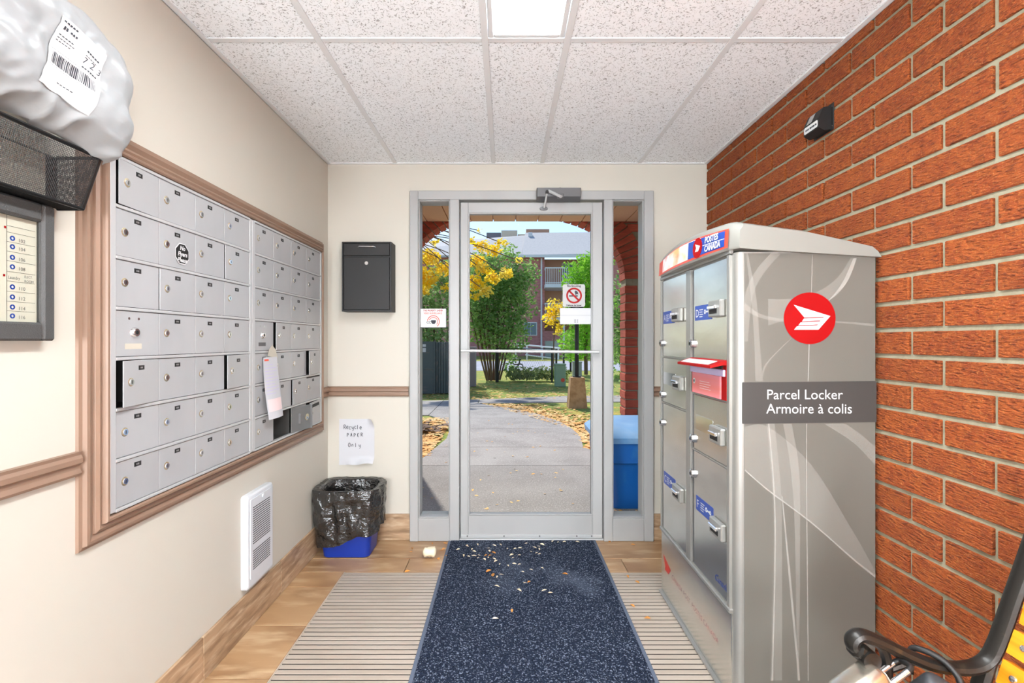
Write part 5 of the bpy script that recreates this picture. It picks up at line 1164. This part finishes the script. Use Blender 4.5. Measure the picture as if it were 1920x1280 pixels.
# apartment building
YA = 40.0; ap = lambda px, py, dy=0: at(px, py, YA + dy)
ab = thing('apartment_building', ap(1010, 668), 'brick apartment building with grey roof and white balconies beyond the trees', 'building')
X0, Xm, Xn, X1 = ap(700, 0).x, ap(1021, 0).x, ap(1092, 0).x, ap(1300, 0).x; EZ = 8.1
MB().box((X0, YA, -.05), (Xm, YA + 8, EZ)).build('wall', 'wall_brick_far', ab); MB().box((Xn, YA, -.05), (X1, YA + 8, EZ)).build('wall', 'wall_brick_far', ab); MB().box((Xm, YA + 1.6, -.05), (Xn, YA + 8, EZ)).build('recess_wall', 'recess_brown', ab)
MB().box((Xm, YA + .0, -.05), (Xn, YA + 1.6, 2.0)).build('wall', 'wall_brick_far', ab)
RZ1 = CAMZ + (CY - 436) * (YA + 6) / F
MB().add([(ap(978, 0).x, YA - .6, EZ), (X1, YA - .6, EZ + .2), (X1, YA + 6, RZ1 + .1), (ap(985, 0).x * 1.15, YA + 6, RZ1), (ap(978, 0).x, YA - .6, EZ - .15), (X1, YA - .6, EZ + .05), (X1, YA + 6.3, RZ1 - .2), (ap(985, 0).x * 1.15, YA + 6.3, RZ1 - .3)], [(0, 1, 2, 3), (4, 7, 6, 5), (0, 4, 5, 1), (1, 5, 6, 2), (2, 6, 7, 3), (3, 7, 4, 0)]).build('roof', 'shingle', ab)
MB().add([(X0, YA - .6, EZ - .05), (ap(977.5, 0).x, YA - .6, EZ - .02), (ap(985, 0).x * 1.14, YA + 6, RZ1 - .25), (X0, YA + 6, RZ1 - 1.2), (X0, YA - .6, EZ - .2), (ap(977.5, 0).x, YA - .6, EZ - .2), (ap(985, 0).x * 1.14, YA + 6.3, RZ1 - .5), (X0, YA + 6.3, RZ1 - 1.5)], [(0, 1, 2, 3), (4, 7, 6, 5), (0, 4, 5, 1), (1, 5, 6, 2), (2, 6, 7, 3), (3, 7, 4, 0)]).build('lower_roof', 'shingle', ab)
q = lambda px, py: at(px, py, 47)
MB().box((q(940, 0).x, 47, q(0, 450).z), (q(970, 0).x, 50, q(0, 431.5).z)).build('roof_penthouse', 'beige', ab); MB().box((q(912, 0).x, 47.3, q(0, 456).z), (q(939.5, 0).x, 50, q(0, 434.5).z)).build('roof_siding_box', 'siding_grey', ab)
MB().box((q(971, 0).x, 47.2, q(0, 448).z), (q(985, 0).x, 50, q(0, 438).z)).build('roof_parapet', 'beige', ab); MB().box((q(986, 0).x, 46.4, q(0, 440).z), (q(1029, 0).x, 47, q(0, 432).z)).build('roof_parapet', 'recess_brown', ab)
for py in (439, 443): p = at(994, py, YA + 5); MB().cbox((p.x - .2, YA + 4.6, p.z - .1), (p.x + .2, YA + 5.2, p.z + .1), .03).build('roof_vent', 'white_far', ab)
MB().box((ap(960, 0).x, YA - .7, EZ - .2), (X1, YA - .55, EZ)).build('gutter', 'white_far', ab)
for (ps_, pe_, pt) in ((535, 541.5, 505), (597.5, 603, 570)):
    zs = ap(0, pe_).z; z1 = ap(0, ps_).z; zr = ap(0, pt).z
    bc = MB().box((Xm - .05, YA - 1.2, zs), (Xn, YA + 1.6, z1)).build('balcony_slab', 'white_far', ab)
    MB().box((Xm - .05, YA - 1.2, zr - .08), (Xn, YA - 1.12, zr)).build('top_rail', 'white_far', bc); MB().box((Xm - .05, YA - 1.2, z1 + .06), (Xn, YA - 1.14, z1 + .12)).build('bottom_rail', 'white_far', bc)
    MB().box((Xm - .05, YA - 1.12, zr - .08), (Xm + .03, YA, zr)).build('side_rail', 'white_far', bc)
    bm_ = MB().box((-.022, -.022, -(zr - z1) / 2), (.022, .022, (zr - z1) / 2)).mesh('baluster', 'white_far')[0]; x = Xm
    while x < Xn: inst('baluster', bm_, (x, YA - 1.165, (zr + z1) / 2), bc); x += .165
    wx0, wx1 = ap(1053, 0).x * 1.04, ap(1080, 0).x * 1.04; bd = MB().box((wx0, YA + 1.54, z1), (wx1, YA + 1.6, z1 + 2.1)).build('balcony_door', 'beige', ab)
    MB().box((wx0 + .12, YA + 1.5, z1 + 1.2), (wx1 - .12, YA + 1.54, z1 + 1.95)).build('pane', 'window_far', bd)
for px in (1015, 1054): MB().cyl((ap(px, 0).x, YA - (.12 if px < 1021 else 1.25), GZ), (ap(px, 0).x, YA - (.12 if px < 1021 else 1.25), EZ - .2 if px < 1021 else 4.2), .07, seg=8).build('downspout', 'white_far', ab)
wf_ = MB().box((ap(982, 0).x, YA - .06, ap(0, 629).z), (ap(1007, 0).x, YA + .02, ap(0, 604).z)).build('window', 'white_far', ab)
for i in (0, 1): 
    xa = ap(983.5, 0).x + i * .5; MB().box((xa, YA - .09, ap(0, 627.5).z), (xa + .45, YA - .06, ap(0, 605.5).z)).build('pane', 'window_far', wf_)
cabinet('air_conditioner', 1023, 1048, 671, 639, 'grey box unit standing against the far brick building', 'box unit', 'pedestal_grey', .8)
